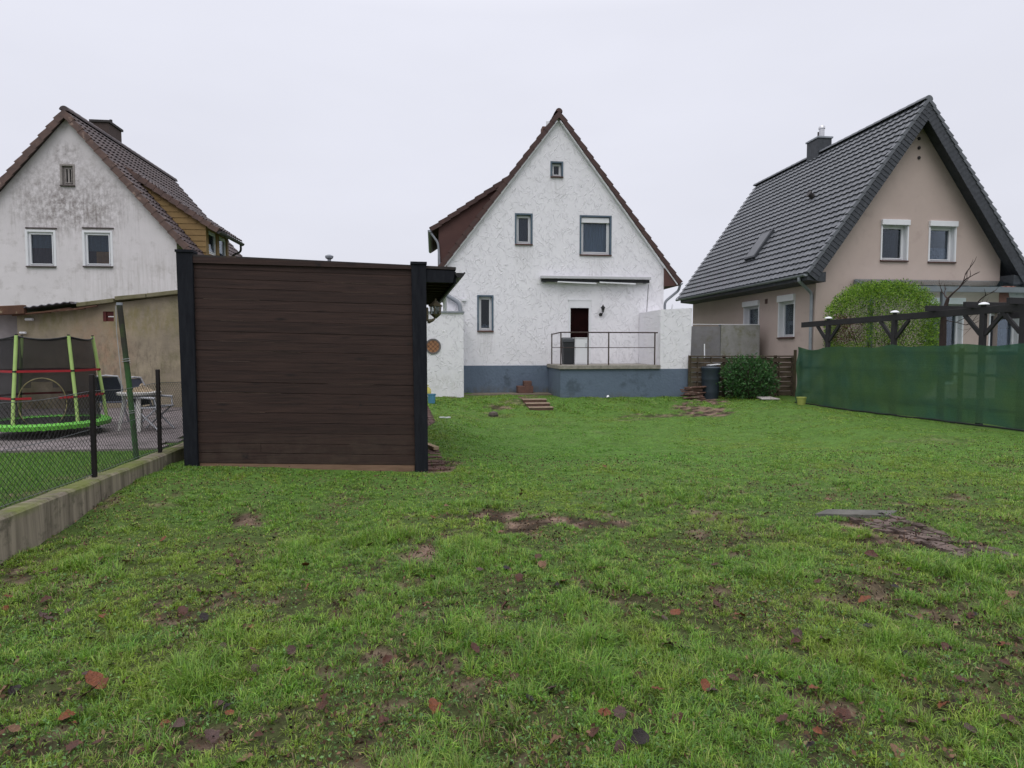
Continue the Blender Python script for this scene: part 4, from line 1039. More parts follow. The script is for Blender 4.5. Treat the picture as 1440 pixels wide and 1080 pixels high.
# ================================================================== SHED
def shed():
    dp = SV; z0 = gh(SH0.x, SH0.y)
    mid = (sh(262, 652) + sh(601, 663)) / 2
    root = thing('garden_shed', mid, 'dark brown plank sided garden shed with black corner posts and a flat overhanging roof', 'shed')
    plank = mat('dark_brown_planks', (.046, .025, .0195), (.021, .0122, .0105), scale=3.2, stretch=(.5, 3, 14), rough=.62, rough2=.8, bump=.5, bscale=8, bdist=.006, c3=(.012, .009, .009), scale3=3.4, t3=(.63, .70), spec=.3, bstretch=(.8, 4, 22))
    nt = plank.node_tree; L = nt.links.new                     # knots
    tc = N(nt, 'ShaderNodeTexCoord'); mp = N(nt, 'ShaderNodeMapping'); mp.inputs['Scale'].default_value = (1.6, .01, 6.2); L(tc.outputs['Object'], mp.inputs[0])
    vo = N(nt, 'ShaderNodeTexVoronoi'); vo.inputs['Scale'].default_value = 1.0; L(mp.outputs[0], vo.inputs[0])
    mr = N(nt, 'ShaderNodeMapRange'); mr.inputs[1].default_value = .05; mr.inputs[2].default_value = .16; mr.inputs[3].default_value = .8; mr.inputs[4].default_value = 0; L(vo.outputs['Distance'], mr.inputs[0])
    add_mask_mix(plank, mr.outputs[0], (.009, .006, .006))
    ge = N(nt, 'ShaderNodeNewGeometry'); rv = N(nt, 'ShaderNodeMapRange'); rv.inputs[3].default_value = .87; rv.inputs[4].default_value = 1.15
    L(ge.outputs['Random Per Island'], rv.inputs[0]); pb, cs = last_color(plank)      # every board took the stain differently
    vs_ = N(nt, 'ShaderNodeVectorMath', operation='SCALE'); L(cs, vs_.inputs[0]); L(rv.outputs[0], vs_.inputs['Scale']); L(vs_.outputs[0], pb.inputs['Base Color'])
    stain(plank, (0, 0, .05), (9, 9, .5), (.075, .055, .04), .5, 6, (1, 1, 1), .4, .7)
    def quad_pt(c, s, t): # s across, t down
        return (c[0]*(1-s) + c[1]*s)*(1-t) + (c[3]*(1-s) + c[2]*s)*t
    C = [sh(270, 362), sh(580, 373), sh(585, 654), sh(278, 651)]
    n = 20; bd = MB(); th = .028
    # courses get taller or shorter a little, as sawn boards do
    hs = np.array([random.uniform(.9, 1.1) for _ in range(n)]); hs = np.concatenate([[0], np.cumsum(hs)]) / hs.sum()
    for i in range(n):
        t0, t1 = hs[i], hs[i+1]; off = random.uniform(0, .004); gap = .0004 + (.0010 if random.random() < .3 else 0)
        sp = random.choice([None, random.uniform(.25, .75)])
        segs = [(0, 1)] if sp is None or i != 18 else [(0, sp), (sp + .0012, 1)]
        for s0, s1 in segs:
            o2 = off + random.uniform(-.0015, .0015); w_ = random.uniform(-.0014, .0014)
            f = [quad_pt(C, s0, t1 - gap + w_), quad_pt(C, s1, t1 - gap), quad_pt(C, s1, t0 + gap), quad_pt(C, s0, t0 + gap - w_*.5)]
            ch = .0025
            # board with chamfered long edges
            F_ = [f[0] - dp*o2 + UP*ch, f[1] - dp*o2 + UP*ch, f[2] - dp*o2 - UP*ch, f[3] - dp*o2 - UP*ch]
            Bk = [p - dp*(o2-ch) for p in f]; Bb = [p + dp*th for p in f]
            k = len(bd.v); bd.v += [tuple(p) for p in F_ + Bk + Bb]
            bd.f += [(k, k+1, k+2, k+3)] + [(k+a, k+4+a, k+4+(a+1) % 4, k+(a+1) % 4) for a in range(4)] + [(k+4+a, k+8+a, k+8+(a+1) % 4, k+4+(a+1) % 4) for a in range(4)]
    bd.build('board_panel', plank, root)
    sl_ = MB()
    for i in range(1, n):                       # slivers of unpainted tongue where boards have shrunk
        if random.random() < .6:
            a0 = random.choice([random.uniform(.02, .2), random.uniform(.45, .75)]); a1 = min(.985, a0 + random.uniform(.08, .4)); t = hs[i]
            sl_.hexa([quad_pt(C, a0, t+.0010) - dp*.0035, quad_pt(C, a1, t+.0008) - dp*.0035, quad_pt(C, a1, t-.0006) - dp*.0035, quad_pt(C, a0, t-.0006) - dp*.0035],
                     [quad_pt(C, a0, t+.0010) + dp*.01, quad_pt(C, a1, t+.0008) + dp*.01, quad_pt(C, a1, t-.0006) + dp*.01, quad_pt(C, a0, t-.0006) + dp*.01])
    bk = [p + dp*.05 for p in C]
    sl_.hexa([p - dp*.025 for p in bk], bk).build('panel_backing', mat('unpainted_wood', (.14, .10, .078), (.045, .034, .027), scale=9, rough=.9), root)
    def post(tl, tr, br, bl, d=.13, proud=.05, name='corner_post'):
        q = [sh(*bl), sh(*br), sh(*tr), sh(*tl)]
        MB().hexa([p - dp*proud for p in q], [p + dp*(d) for p in q]).build(name, black_wood, root, bevel=.006)
    post((249, 353), (272, 355), (280, 656), (261, 655))
    post((578, 370), (599, 371), (602, 667), (584, 665))
    # post caps
    for (x0, x1, y) in ((248, 273, 352), (577, 600, 369)):
        q = [sh(x0, y+3), sh(x1, y+3.5), sh(x1, y), sh(x0, y-.5)]
        MB().hexa([p - dp*.065 for p in q], [p + dp*.14 for p in q]).build('post_cap', black_wood, root)
    # side and back walls
    TL, TR = sh(262, 365), sh(596, 378); bl_, br_ = sh(262, 650), sh(600, 660)
    TR = V((br_.x, br_.y, TR.z)); TL = V((bl_.x, bl_.y, TL.z))
    def planked(a, b, at, bt, name, n=20, skip=None):
        m = MB(); d = (b - a).normalized(); nn = d.cross(UP)
        for i in range(n):
            t0, t1 = i/n + .002, (i+1)/n - .002; o = random.uniform(0, .008)
            f = [a + UP*((at-a.z)*t0), b + UP*((bt-b.z)*t0), b + UP*((bt-b.z)*t1), a + UP*((at-a.z)*t1)]
            m.hexa([p + nn*o for p in f], [p - nn*.025 for p in f])
        m.build(name, plank, root)
    L0 = bl_ + dp*.16; L1 = bl_ + dp*SHD; R0 = br_ + dp*.16; R1 = br_ + dp*SHD
    for p in (L0, L1): p.z = z0 - .1
    for p in (R0, R1): p.z = z0 - .1
    planked(L1, L0, TL.z, TL.z, 'side_wall'); planked(L1, R1, TL.z - .02, TR.z - .02, 'back_wall')
    planked(R0, R0 + dp*1.5, TR.z, TR.z, 'side_wall')
    for p in (R0 + dp*1.55, R1 - dp*.05): MB().beam(p, V((p.x, p.y, TR.z)), .12, .12, up=dp).build('post', black_wood, root, bevel=.006)
    MB().hexa([V((bl_.x, bl_.y, z0-.02)) + dp*.1, V((br_.x, br_.y, z0-.02)) + dp*.1, R1 + UP*.08, L1 + UP*.08], [V((bl_.x, bl_.y, z0-.1)) + dp*.1, V((br_.x, br_.y, z0-.1)) + dp*.1, R1 - UP*.1, L1 - UP*.1]).build('floor', brick, root)
    # base strip of pale wood under the boards
    q = [sh(281, 666), sh(583, 670), sh(583, 654.4), sh(281, 651.4)]
    MB().hexa([p + dp*.0 for p in q], [p + dp*.045 for p in q]).build('sill_board', mat('raw_sill_wood', (.24, .15, .10), (.15, .09, .06), scale=3, stretch=(1, 1, 8), rough=.9), root)
    # roof sheet: front edge from the left post to the right overhang
    a = sh(250, 357); b = sh(641, 376); a2 = a + dp*(SHD+.3); b2 = b + dp*(SHD+.3)
    felt = mat('roof_felt', (.05, .042, .04), (.03, .027, .026), scale=20, rough=.9, c3=(.14, .085, .05), scale3=4, t3=(.6, .68))
    o = -dp*.03
    MB().hexa([a+o, b+o, b2, a2], [p - UP*.035 for p in (a+o, b+o, b2, a2)]).build('roof', felt, root)
    # rim strip and fascia on the right overhang
    t = [sh(599, 397), sh(637, 398), sh(640, 381), sh(599, 379)]
    MB().hexa([p - dp*.02 for p in t], [p + dp*.03 for p in t]).build('fascia_board', black_wood, root, bevel=.004)
    t = [sh(271, 370), sh(579, 379), sh(579, 374.2), sh(271, 361)]
    MB().hexa([p - dp*.035 for p in t], [p - dp*.0135 for p in t]).build('trim_board', plank, root)
    # rafters and boarding under the overhang
    k = 11
    for i in range(k):
        o = dp * (.25 + i * (SHD - .2) / k)
        p = sh(560, 388) + o; q = sh(637, 390) + o
        MB().beam(p, q, .06, .1).build('rafter', mat('rafter_wood', (.045, .024, .018), (.03, .017, .014), scale=4, rough=.8), root)
    q0 = sh(600, 383) + dp*.04; q1 = sh(639, 385) + dp*.04
    MB().hexa([q0, q1, q1 + dp*(SHD+.2), q0 + dp*(SHD+.2)], [p - UP*.015 for p in (q0, q1, q1 + dp*(SHD+.2), q0 + dp*(SHD+.2))]).build('eave_boarding', MATS['rafter_wood'], root)
    e0 = sh(640, 390) + dp*.03
    MB().beam(e0, e0 + dp*(SHD+.2), .03, .15, up=UP).build('eave_board', black_wood, root)
    g = sh(646.5, 384); gutter(g - dp*.02, g + dp*(SHD+.3) - UP*.04, .062, black_metal, root)
    vp = sh(463, 368) + dp*1.2; pp = onb(463, 362, vp.y)
    MB().lathe((pp.x, vp.y, pp.z-.25), [(.025, 0), (.025, .22), (.055, .24), (.06, .27), (.02, .29)], 10).build('vent_pipe', grey_metal, root)
shed()

def shed_lantern():
    c = sh(614, 436) + SV * .25; px = (sh(614, 436) - sh(613, 436)).length * 1.03
    root = thing('hanging_lantern', c - UP*.2, 'antique brassy wall lantern mounted on the right hand side of the shed under the eave', 'lantern')
    br = mat('tarnished_brass', (.17, .14, .085), (.09, .08, .055), scale=18, rough=.55, metal=.35, c3=(.28, .25, .17), scale3=14)
    z = lambda py: c.z + (436 - py) * px
    W = sh(602.5, 436) + SV*.25; W.z = c.z
    MB().lathe((c.x, c.y, 0), [(.012, z(446.5)), (.06, z(442)), (.075, z(440))], 6, rot=.3).lathe((c.x, c.y, 0), [(.096, z(429.5)), (.10, z(428)), (.06, z(425)), (.03, z(422.5)), (.012, z(421)), (.014, z(419.8)), (.004, z(418))], 6, rot=.3).build('cap', br, root)
    MB().lathe((c.x, c.y, 0), [(.058, z(440)), (.07, z(430))], 6, rot=.3).build('glass_shade', glass_mat('lantern_glass', (.6, .62, .6), .7), root)
    fr_ = MB()
    for k in range(6):
        a = .3 + k*math.pi/3
        fr_.tube([(c.x + .066*math.cos(a), c.y + .066*math.sin(a), z(441)), (c.x + .078*math.cos(a), c.y + .078*math.sin(a), z(429.5))], .007, 5)
    fr_.build('frame', br, root)
    MB().lathe((c.x, c.y, 0), [(.018, z(440)), (.018, z(436)), (.028, z(434)), (.02, z(431))], 10).build('bulb', white_paint, root, smooth=True)
    MB().tube([V((W.x, W.y, z(450))), V((W.x+.02, W.y, z(450.5))), V((W.x+.07, W.y, z(448.5))), V((c.x-.01, c.y, z(446.5)))], [.03, .028, .02, .012], 8).build('arm', br, root, smooth=True)
    MB().hexa([V((W.x-.035, W.y-.05, z(451))), V((W.x+.012, W.y-.05, z(450))), V((W.x+.012, W.y-.05, z(431))), V((W.x-.035, W.y-.05, z(431)))],
              [V((W.x-.035, W.y+.05, z(451))), V((W.x+.012, W.y+.05, z(450))), V((W.x+.012, W.y+.05, z(431))), V((W.x-.035, W.y+.05, z(431)))]).build('wall_plate', br, root, bevel=.01)
shed_lantern()

def brick_floor():
    m = mat('brick_paving', (.12, .068, .056), (.065, .04, .034), scale=5, rough=.85, bump=.5, bscale=25, c3=(.2, .13, .1), scale3=8, t3=(.62, .75))
    mb = MB()
    def P(u, v, dz=0):
        p = SH0 + SU*u + SV*v; return V((p.x, p.y, gh(p.x, p.y) + .012 + dz))
    for v0, v1, u0 in ((.1, 1.9, 0), (3.5, 9.6, 0)):
        v = v0; r = 0
        while v < v1:
            um = .26 if v0 < 1 else min(.42, (v - 3.5) * .18) + .02
            u = -.02 - .1 * (r % 2)
            while u < um:
                e = min(u + .2, um); j = random.uniform(-.006, .006)
                if e - u > .05 and not (v0 < 1 and random.random() < .3):
                    mb.hexa([P(u, v, j), P(e-.008, v, j), P(e-.008, v+.092, j), P(u, v+.092, j)], [P(u, v, -.06), P(e-.008, v, -.06), P(e-.008, v+.092, -.06), P(u, v+.092, -.06)])
                u += .208
            v += .1; r += 1
    tag(mb.build('brick_path', m), kind='structure')
    # blue bucket, yellow crate, stone
    b = TER_B - .6
    p = ong(607, 567); 
    root = thing('blue_bucket', p, 'light blue plastic bucket standing on the bricks by the white annex', 'bucket')
    r = (onb(613, 560, p.y).x - onb(601, 560, p.y).x) / 2; h = onb(607, 554, p.y).z - p.z
    bl = mat('blue_plastic', (.10, .27, .42), (.08, .22, .36), rough=.45)
    MB().lathe(p, [(r*.8, 0), (r*.98, h), (r*1.06, h), (r*1.06, h-.02), (r*1.0, h-.021), (r*.93, h-.004), (r*.76, .02)], 20).build('body', bl, root, smooth=True)
    MB().tube([p + V((r*1.03*math.cos(t), -.02 - .5*r*math.sin(t), h - .03 - r*.5*math.sin(t))) for t in np.linspace(0, math.pi, 12)], .006, 6).build('handle', white_paint, root)
    q = ong(601.5, 558)
    y = mat('yellow_plastic', (.62, .55, .16), (.5, .44, .12), rough=.6)
    r3 = thing('yellow_sack', q, 'pale yellow bag standing half hidden behind the blue bucket', 'bag')
    MB().lathe(q, [(.10, 0), (.13, .1), (.12, .25), (.06, .33), (.08, .38)], 10, sy=.7).build('body', y, r3, smooth=True)
    MB().tube([q + V((-.07, -.03, .335)), q + V((.07, -.05, .335))], .012, 6).build('tie', white_paint, r3)
    s = ong(694, 585); k = MB()
    k.lathe(s - UP*.02, [(.13, 0), (.15, .05), (.12, .12), (.04, .15)], 7, sy=.8, rot=.4)
    tag(k.build('stone', mat('dark_stone', (.12, .10, .085), (.05, .042, .038), scale=9, rough=.95, bump=1, bscale=12), bevel=.01), 'dark rough lump of stone lying alone on the grass bank before the plinth', 'stone')
    t = ong(624, 589)
    k = MB(); k.tube([t + V((-.1, .02, .03)), t + V((0, 0, .035)), t + V((.02, -.03, .035))], .018, 7); k.tube([t + V((.04, -.03, .03)), t + V((.16, -.05, .035))], .02, 7)
    tag(k.build('white_rag', white_paint, smooth=True), 'small white crumpled rag lying on the brick paving by the shed', 'rag')
    p = sh(602, 668) + SV*1.6; z = gh(p.x+.15, p.y)
    k = MB(); k.beam(V((p.x+.04, p.y+.35, z+.05)), V((p.x+.2, p.y-.1, z+.05)), .09, .05)
    tag(k.build('wood_offcut', mat('pale_wood', (.42, .33, .22), (.3, .22, .14), scale=5, rough=.9), bevel=.004), 'pale offcut of wood lying beside the right shed post', 'wood')
brick_floor()

# ================================================================== LEFT BOUNDARY
def curb():
    m = mat('curb_concrete', (.33, .285, .22), (.10, .085, .065), scale=2.4, stretch=(1, 6, .16), rough=.95, bump=.7, bscale=18, c3=(.085, .078, .055), scale3=5, t3=(.52, .68))
    # moss on the upper face only grows where the noise lets it
    nt = m.node_tree; L = nt.links.new
    ge = N(nt, 'ShaderNodeNewGeometry'); sx = N(nt, 'ShaderNodeSeparateXYZ'); L(ge.outputs['Normal'], sx.inputs[0])
    tc = N(nt, 'ShaderNodeTexCoord'); n = N(nt, 'ShaderNodeTexNoise'); n.inputs['Scale'].default_value = 1.6; n.inputs['Detail'].default_value = 9; n.inputs['Roughness'].default_value = .7
    L(tc.outputs['Object'], n.inputs[0]); mr = N(nt, 'ShaderNodeMapRange'); mr.inputs[1].default_value = .40; mr.inputs[2].default_value = .56; L(n.outputs[0], mr.inputs[0])
    so_ = N(nt, 'ShaderNodeSeparateXYZ'); L(tc.outputs['Object'], so_.inputs[0])
    hz = N(nt, 'ShaderNodeMapRange'); hz.inputs[1].default_value = .30; hz.inputs[2].default_value = .40; L(so_.outputs['Z'], hz.inputs[0])
    mz = N(nt, 'ShaderNodeMath', operation='MULTIPLY'); L(mr.outputs[0], mz.inputs[0]); L(hz.outputs[0], mz.inputs[1])
    add_mask_mix(m, mz.outputs[0], (.13, .17, .02))
    mb = MB(); ys = np.arange(-3, 9.9, .12); ztop = .325
    cols = []
    for y in ys:
        j = lambda s: (vnoise(np.array(y), np.array(s*3.3), 5, s) - .5) * .014
        zt = ztop + float(j(1)) - .02*float(sstep(y, 0, 6))*0
        cols.append([V((-3.37 + float(j(2)), y, 0)), V((-3.235 + float(j(2)), y, -.05)), V((-3.24 + float(j(3)), y, zt - .02)), V((-3.262 + float(j(3)), y, zt)),
                     V((-3.40 + float(j(4)), y, zt + float(j(5)))), V((-3.42, y, zt - .03)), V((-3.43, y, -.05))])
    for a, b in zip(cols[:-1], cols[1:]):
        for k in range(1, 6): mb.poly([a[k], b[k], b[k+1], a[k+1]])
    mb.poly(cols[0][1:]); mb.poly(cols[-1][1:])
    tag(mb.build('retaining_kerb', m), 'low rough concrete retaining kerb with moss on top under the wire fence', 'kerb')
curb()

def wire_fence():
    ax = -3.335; zt = .325
    root = thing('chain_link_fence', (ax, 6.5, zt), 'black chain link fence on the mossy concrete kerb at the left', 'fence')
    posts = []
    for px, py in ((133, 673), (225, 632)):
        p = ona(px, py, ax); posts.append(p.y)
    dy = posts[1] - posts[0]; ys = [posts[0] - 2*dy, posts[0] - dy, posts[0], posts[1], posts[1] + dy]
    H = 1.02
    pm = mat('black_fence_post', (.010, .009, .010), (.018, .013, .012), scale=12, rough=.6)
    for y in ys:
        lean = random.uniform(-.012, .012)
        MB().beam((ax, y, zt-.05), (ax+lean, y, zt+H), .04, .04, up=(0, 1, 0)).build('post', pm, root, bevel=.004)
    y0, y1 = ys[0], ys[-1]; Hm = .84
    r = .0021; mb = MB(); cell = .058
    bm = (ax - .028)
    k = int((y1 - y0 + Hm) / cell)
    def seg(p, q): mb.tube([p, q], r, 3, cap=False)
    sag = lambda y, z: V((bm + .012*math.sin(y*3.1) + .008*math.sin(z*7+y), y, zt + .015 + z*(1 - .03*math.sin((y-y0)/dy*math.pi)**2)))
    for i in range(-int(Hm/cell)-1, k+1):
        for sg in (1, -1):
            ya = y0 + i*cell; pts = []
            for s in np.linspace(0, Hm, 9):
                y = ya + (s if sg > 0 else Hm - s)
                pts.append((y, s))
            pts = [(y, s) for y, s in pts if y0 <= y <= y1]
            if len(pts) > 1: mb.tube([sag(y, s) for y, s in pts], r, 3, cap=False)
    mb.build('wire_mesh', mat('black_wire', (.02, .022, .02), (.035, .035, .032), rough=.5), root)
    gw = mat('galvanised_wire', (.25, .26, .28), (.18, .19, .2), rough=.4, metal=.6)
    for z in (.02, Hm*.55, Hm): MB().tube([sag(y, z) + V((.004, 0, 0)) for y in np.linspace(y0, y1, 30)], .0028, 5).build('tension_wire', gw, root)
wire_fence()

def leaning_pole():
    p0 = ona(193, 648, -3.5); p1 = on_plane(168, 428, p0 + V((0, 0, 0)), (0, 1, 0))
    root = thing('mossy_pole', p0, 'tall leaning steel pole covered in green moss behind the wire fence', 'pole')
    m = mat('mossy_steel', (.045, .045, .035), (.03, .026, .022), scale=9, rough=.85, bump=.6, bscale=60, c3=(.05, .07, .025), scale3=5, t3=(.52, .62))
    stain(m, (.03, 0, .55), (.6, 3, .95), (.035, .11, .03), .9, 9, (1, 1, .4), .36, .5)
    mm = MB(); mm.tube([p0 - UP*.1, p0 + (p1-p0)*.5 + V((.006, 0, 0)), p1], .030, 12).build('shaft', m, root, smooth=True)
    MB().tube([p1 - UP*.01, p1 + UP*.02], .034, 12).build('cap', grey_metal, root, smooth=True)
    d = (p1-p0)
    w_ = MB()
    for t in (.30, .63): w_.tube([p0 + d*t + V((math.cos(a)*.041, math.sin(a)*.041, .004*a)) for a in np.linspace(0, 12.6, 26)], .004, 5)
    w_.tube([p1 + V((-.02, -.045, -.02)), p1 + V((-.02, -.05, -.3)), p1 + V((.01, -.045, -.8)), p1 + V((.02, -.05, -1.25))], .004, 5)
    w_.build('binding_wire', mat('pale_wire', (.4, .42, .42), (.3, .3, .3), rough=.5), root)
leaning_pole()

def patio():
    m = mat('patio_paving', (.22, .19, .19), (.15, .13, .13), scale=3, rough=.85, bump=.3, bscale=30, c3=(.09, .08, .075), scale3=2.5, t3=(.5, .65))
    mb = MB(); y = 8.8; r = 0
    while y < 15:
        x = -3.55 - (.15 if r % 2 else 0)
        while x > -15:
            mb.box(x-.295, x, y, y+.295, .22, .302 + random.uniform(-.002, .002)); x -= .303
        y += .303; r += 1
    tag(mb.build('patio', m, bevel=0), kind='structure')
patio()

def trampoline():
    z0 = .302; c0 = onz(54, 613, z0); c = V((c0.x, c0.y + .25, z0))
    dist = (c - EYE).dot(R @ V((0, 0, -1))); s = dist / F        # metres per pixel there
    Rr = 70 * s; zp = EYE.z - (591 - 490) * s
    root = thing('trampoline', c, 'small round trampoline with lime green padding, poles, red straps and black safety net', 'trampoline')
    lime = mat('lime_padding', (.15, .50, .06), (.11, .40, .045), scale=30, rough=.45, bump=.8, bscale=45, bdist=.01)
    foam = mat('pale_lime_sleeve', (.42, .58, .20), (.34, .50, .15), scale=6, rough=.6)
    blk = black_metal
    fw = V((c.x - EYE.x, c.y - EYE.y, 0)).normalized(); rt = V((fw.y, -fw.x, 0))
    P = lambda ang, r, z: V((c.x, c.y, z)) + rt*(r*math.cos(ang)) - fw*(r*math.sin(ang))
    # padded skirt
    m = MB(); n = 96
    prof = [(.98, -.075), (1.07, -.07), (1.085, -.01), (1.04, .02), (.9, .015), (.86, .0)]
    rows = [[P(2*math.pi*k/n, Rr*(a + .006*math.sin(k*1.9)), zp + z + .006*math.sin(k*2.7)) for k in range(n)] for a, z in prof]
    for a, b in zip(rows[:-1], rows[1:]):
        for k in range(n): m.poly([a[k], a[(k+1) % n], b[(k+1) % n], b[k]])
    m.build('padding', lime, root, smooth=True)
    MB().lathe((c.x, c.y, zp-.012), [(Rr*.88, 0), (Rr*.87, .004)], 48).build('jumping_mat', blk, root)
    H = 1.13; top = zp + 118 * s
    angs = [math.radians(a) for a in (2, 62, 122, 182, 242, 302)]
    lean = 1.0 - .10
    poles = []
    for a in angs:
        p0 = P(a, Rr*1.0, zp - .02); p1 = P(a, Rr*.80, top); pm_ = p0 + (p1-p0)*.3 + (P(a, 1, 0) - P(a, 0, 0))*.01
        pole = MB().tube([p0, pm_, p1], .024, 10).build('pole', foam, root, smooth=True); poles.append((p0, p1))
        MB().tube([p1, p1 + UP*.02], .018, 8).build('pole_cap', blk, pole)
    pol = lambda a, t: P(a, Rr*(1 - .20*t), zp + (top - zp)*t)
    # net: dense mesh drawn inwards between poles, scalloped at the top
    net = bpy.data.materials.new('safety_net'); net.use_nodes = True; nt = net.node_tree; L = nt.links.new
    pr = nt.nodes['Principled BSDF']; pr.inputs['Base Color'].default_value = (.012, .012, .013, 1); pr.inputs['Roughness'].default_value = .9
    tr = N(nt, 'ShaderNodeBsdfTransparent'); mx = N(nt, 'ShaderNodeMixShader'); mx.inputs[0].default_value = .66
    L(tr.outputs[0], mx.inputs[1]); L(pr.outputs[0], mx.inputs[2]); L(mx.outputs[0], nt.nodes['Material Output'].inputs[0])
    MATS['safety_net'] = net
    nseg = 120; nz_ = 14; m = MB()
    door = (math.radians(62), math.radians(122))
    def net_pt(k, j):
        a = 2*math.pi*k/nseg + math.radians(2); t = j / nz_
        ph = (a - math.radians(2)) / (math.pi/3); f = abs(math.sin(ph*math.pi))
        rr = Rr*(.90 - .10*t) - .05*f*Rr*2*math.sin(t*math.pi) * (.5 + .5*abs(math.sin(t*math.pi*2.5)))
        zz = zp + (top - zp - .01) * t - .045 * f * t
        return P(a, rr, zz)
    G_ = [[net_pt(k, j) for k in range(nseg)] for j in range(nz_+1)]
    ac = math.radians(95); 
    for j in range(nz_):
        for k in range(nseg):
            a = 2*math.pi*(k+.5)/nseg + math.radians(2); t = (j+.5)/nz_
            # round entrance hole
            if ((a - ac)/.42)**2 + ((t - .24)/.27)**2 < 1: continue
            m.poly([G_[j][k], G_[j][(k+1) % nseg], G_[j+1][(k+1) % nseg], G_[j+1][k]])
    m.build('safety_net', net, root)
    MB().tube([net_pt(k, nz_) for k in range(nseg+1)], .012, 6).build('net_rim', blk, root)
    hoop = [P(ac + .44*math.cos(t), Rr*.88, zp + (top-zp)*(.24 + .285*math.sin(t))) for t in np.linspace(0, 2*math.pi, 40)]
    MB().tube(hoop, .008, 6).build('entrance_hoop', mat('yellow_trim', (.30, .26, .12), (.12, .1, .06), scale=20, rough=.6), root)
    red = mat('red_strap', (.38, .02, .03), (.28, .015, .02), scale=9, rough=.55)
    for t in (.30, .60):
        m = MB()
        for q in range(6):
            a0 = angs[q]; a1 = angs[(q+1) % 6] if q < 5 else angs[0] + 2*math.pi
            if t < .5 and q == 1:
                segs = [(0, .28), (.72, 1)] 
            else: segs = [(0, 1)]
            A_, B_ = pol(a0, t), pol(a1, t)
            for s0, s1 in segs:
                p, r_ = A_ + (B_-A_)*s0, A_ + (B_-A_)*s1; o = (P((a0+a1)/2, 1, 0) - P((a0+a1)/2, 0, 0))*.028
                m.hexa([p+o-UP*.016, r_+o-UP*.016, r_+o+UP*.016, p+o+UP*.016], [p+o*.8-UP*.016, r_+o*.8-UP*.016, r_+o*.8+UP*.016, p+o*.8+UP*.016])
        m.build('strap', red, root)
        for a in angs:
            p = pol(a, t); MB().tube([p - UP*.012, p + UP*.012], .034, 10).build('strap_clip', blk, root)
    for a in (30, 90, 150, 210, 270, 330):
        a = math.radians(a); p = P(a, Rr*.95, zp-.05)
        MB().tube([p, P(a, Rr*1.0, z0+.02), P(a+.06, Rr*1.0, z0+.012)], .014, 8).build('leg', blk, root)
trampoline()

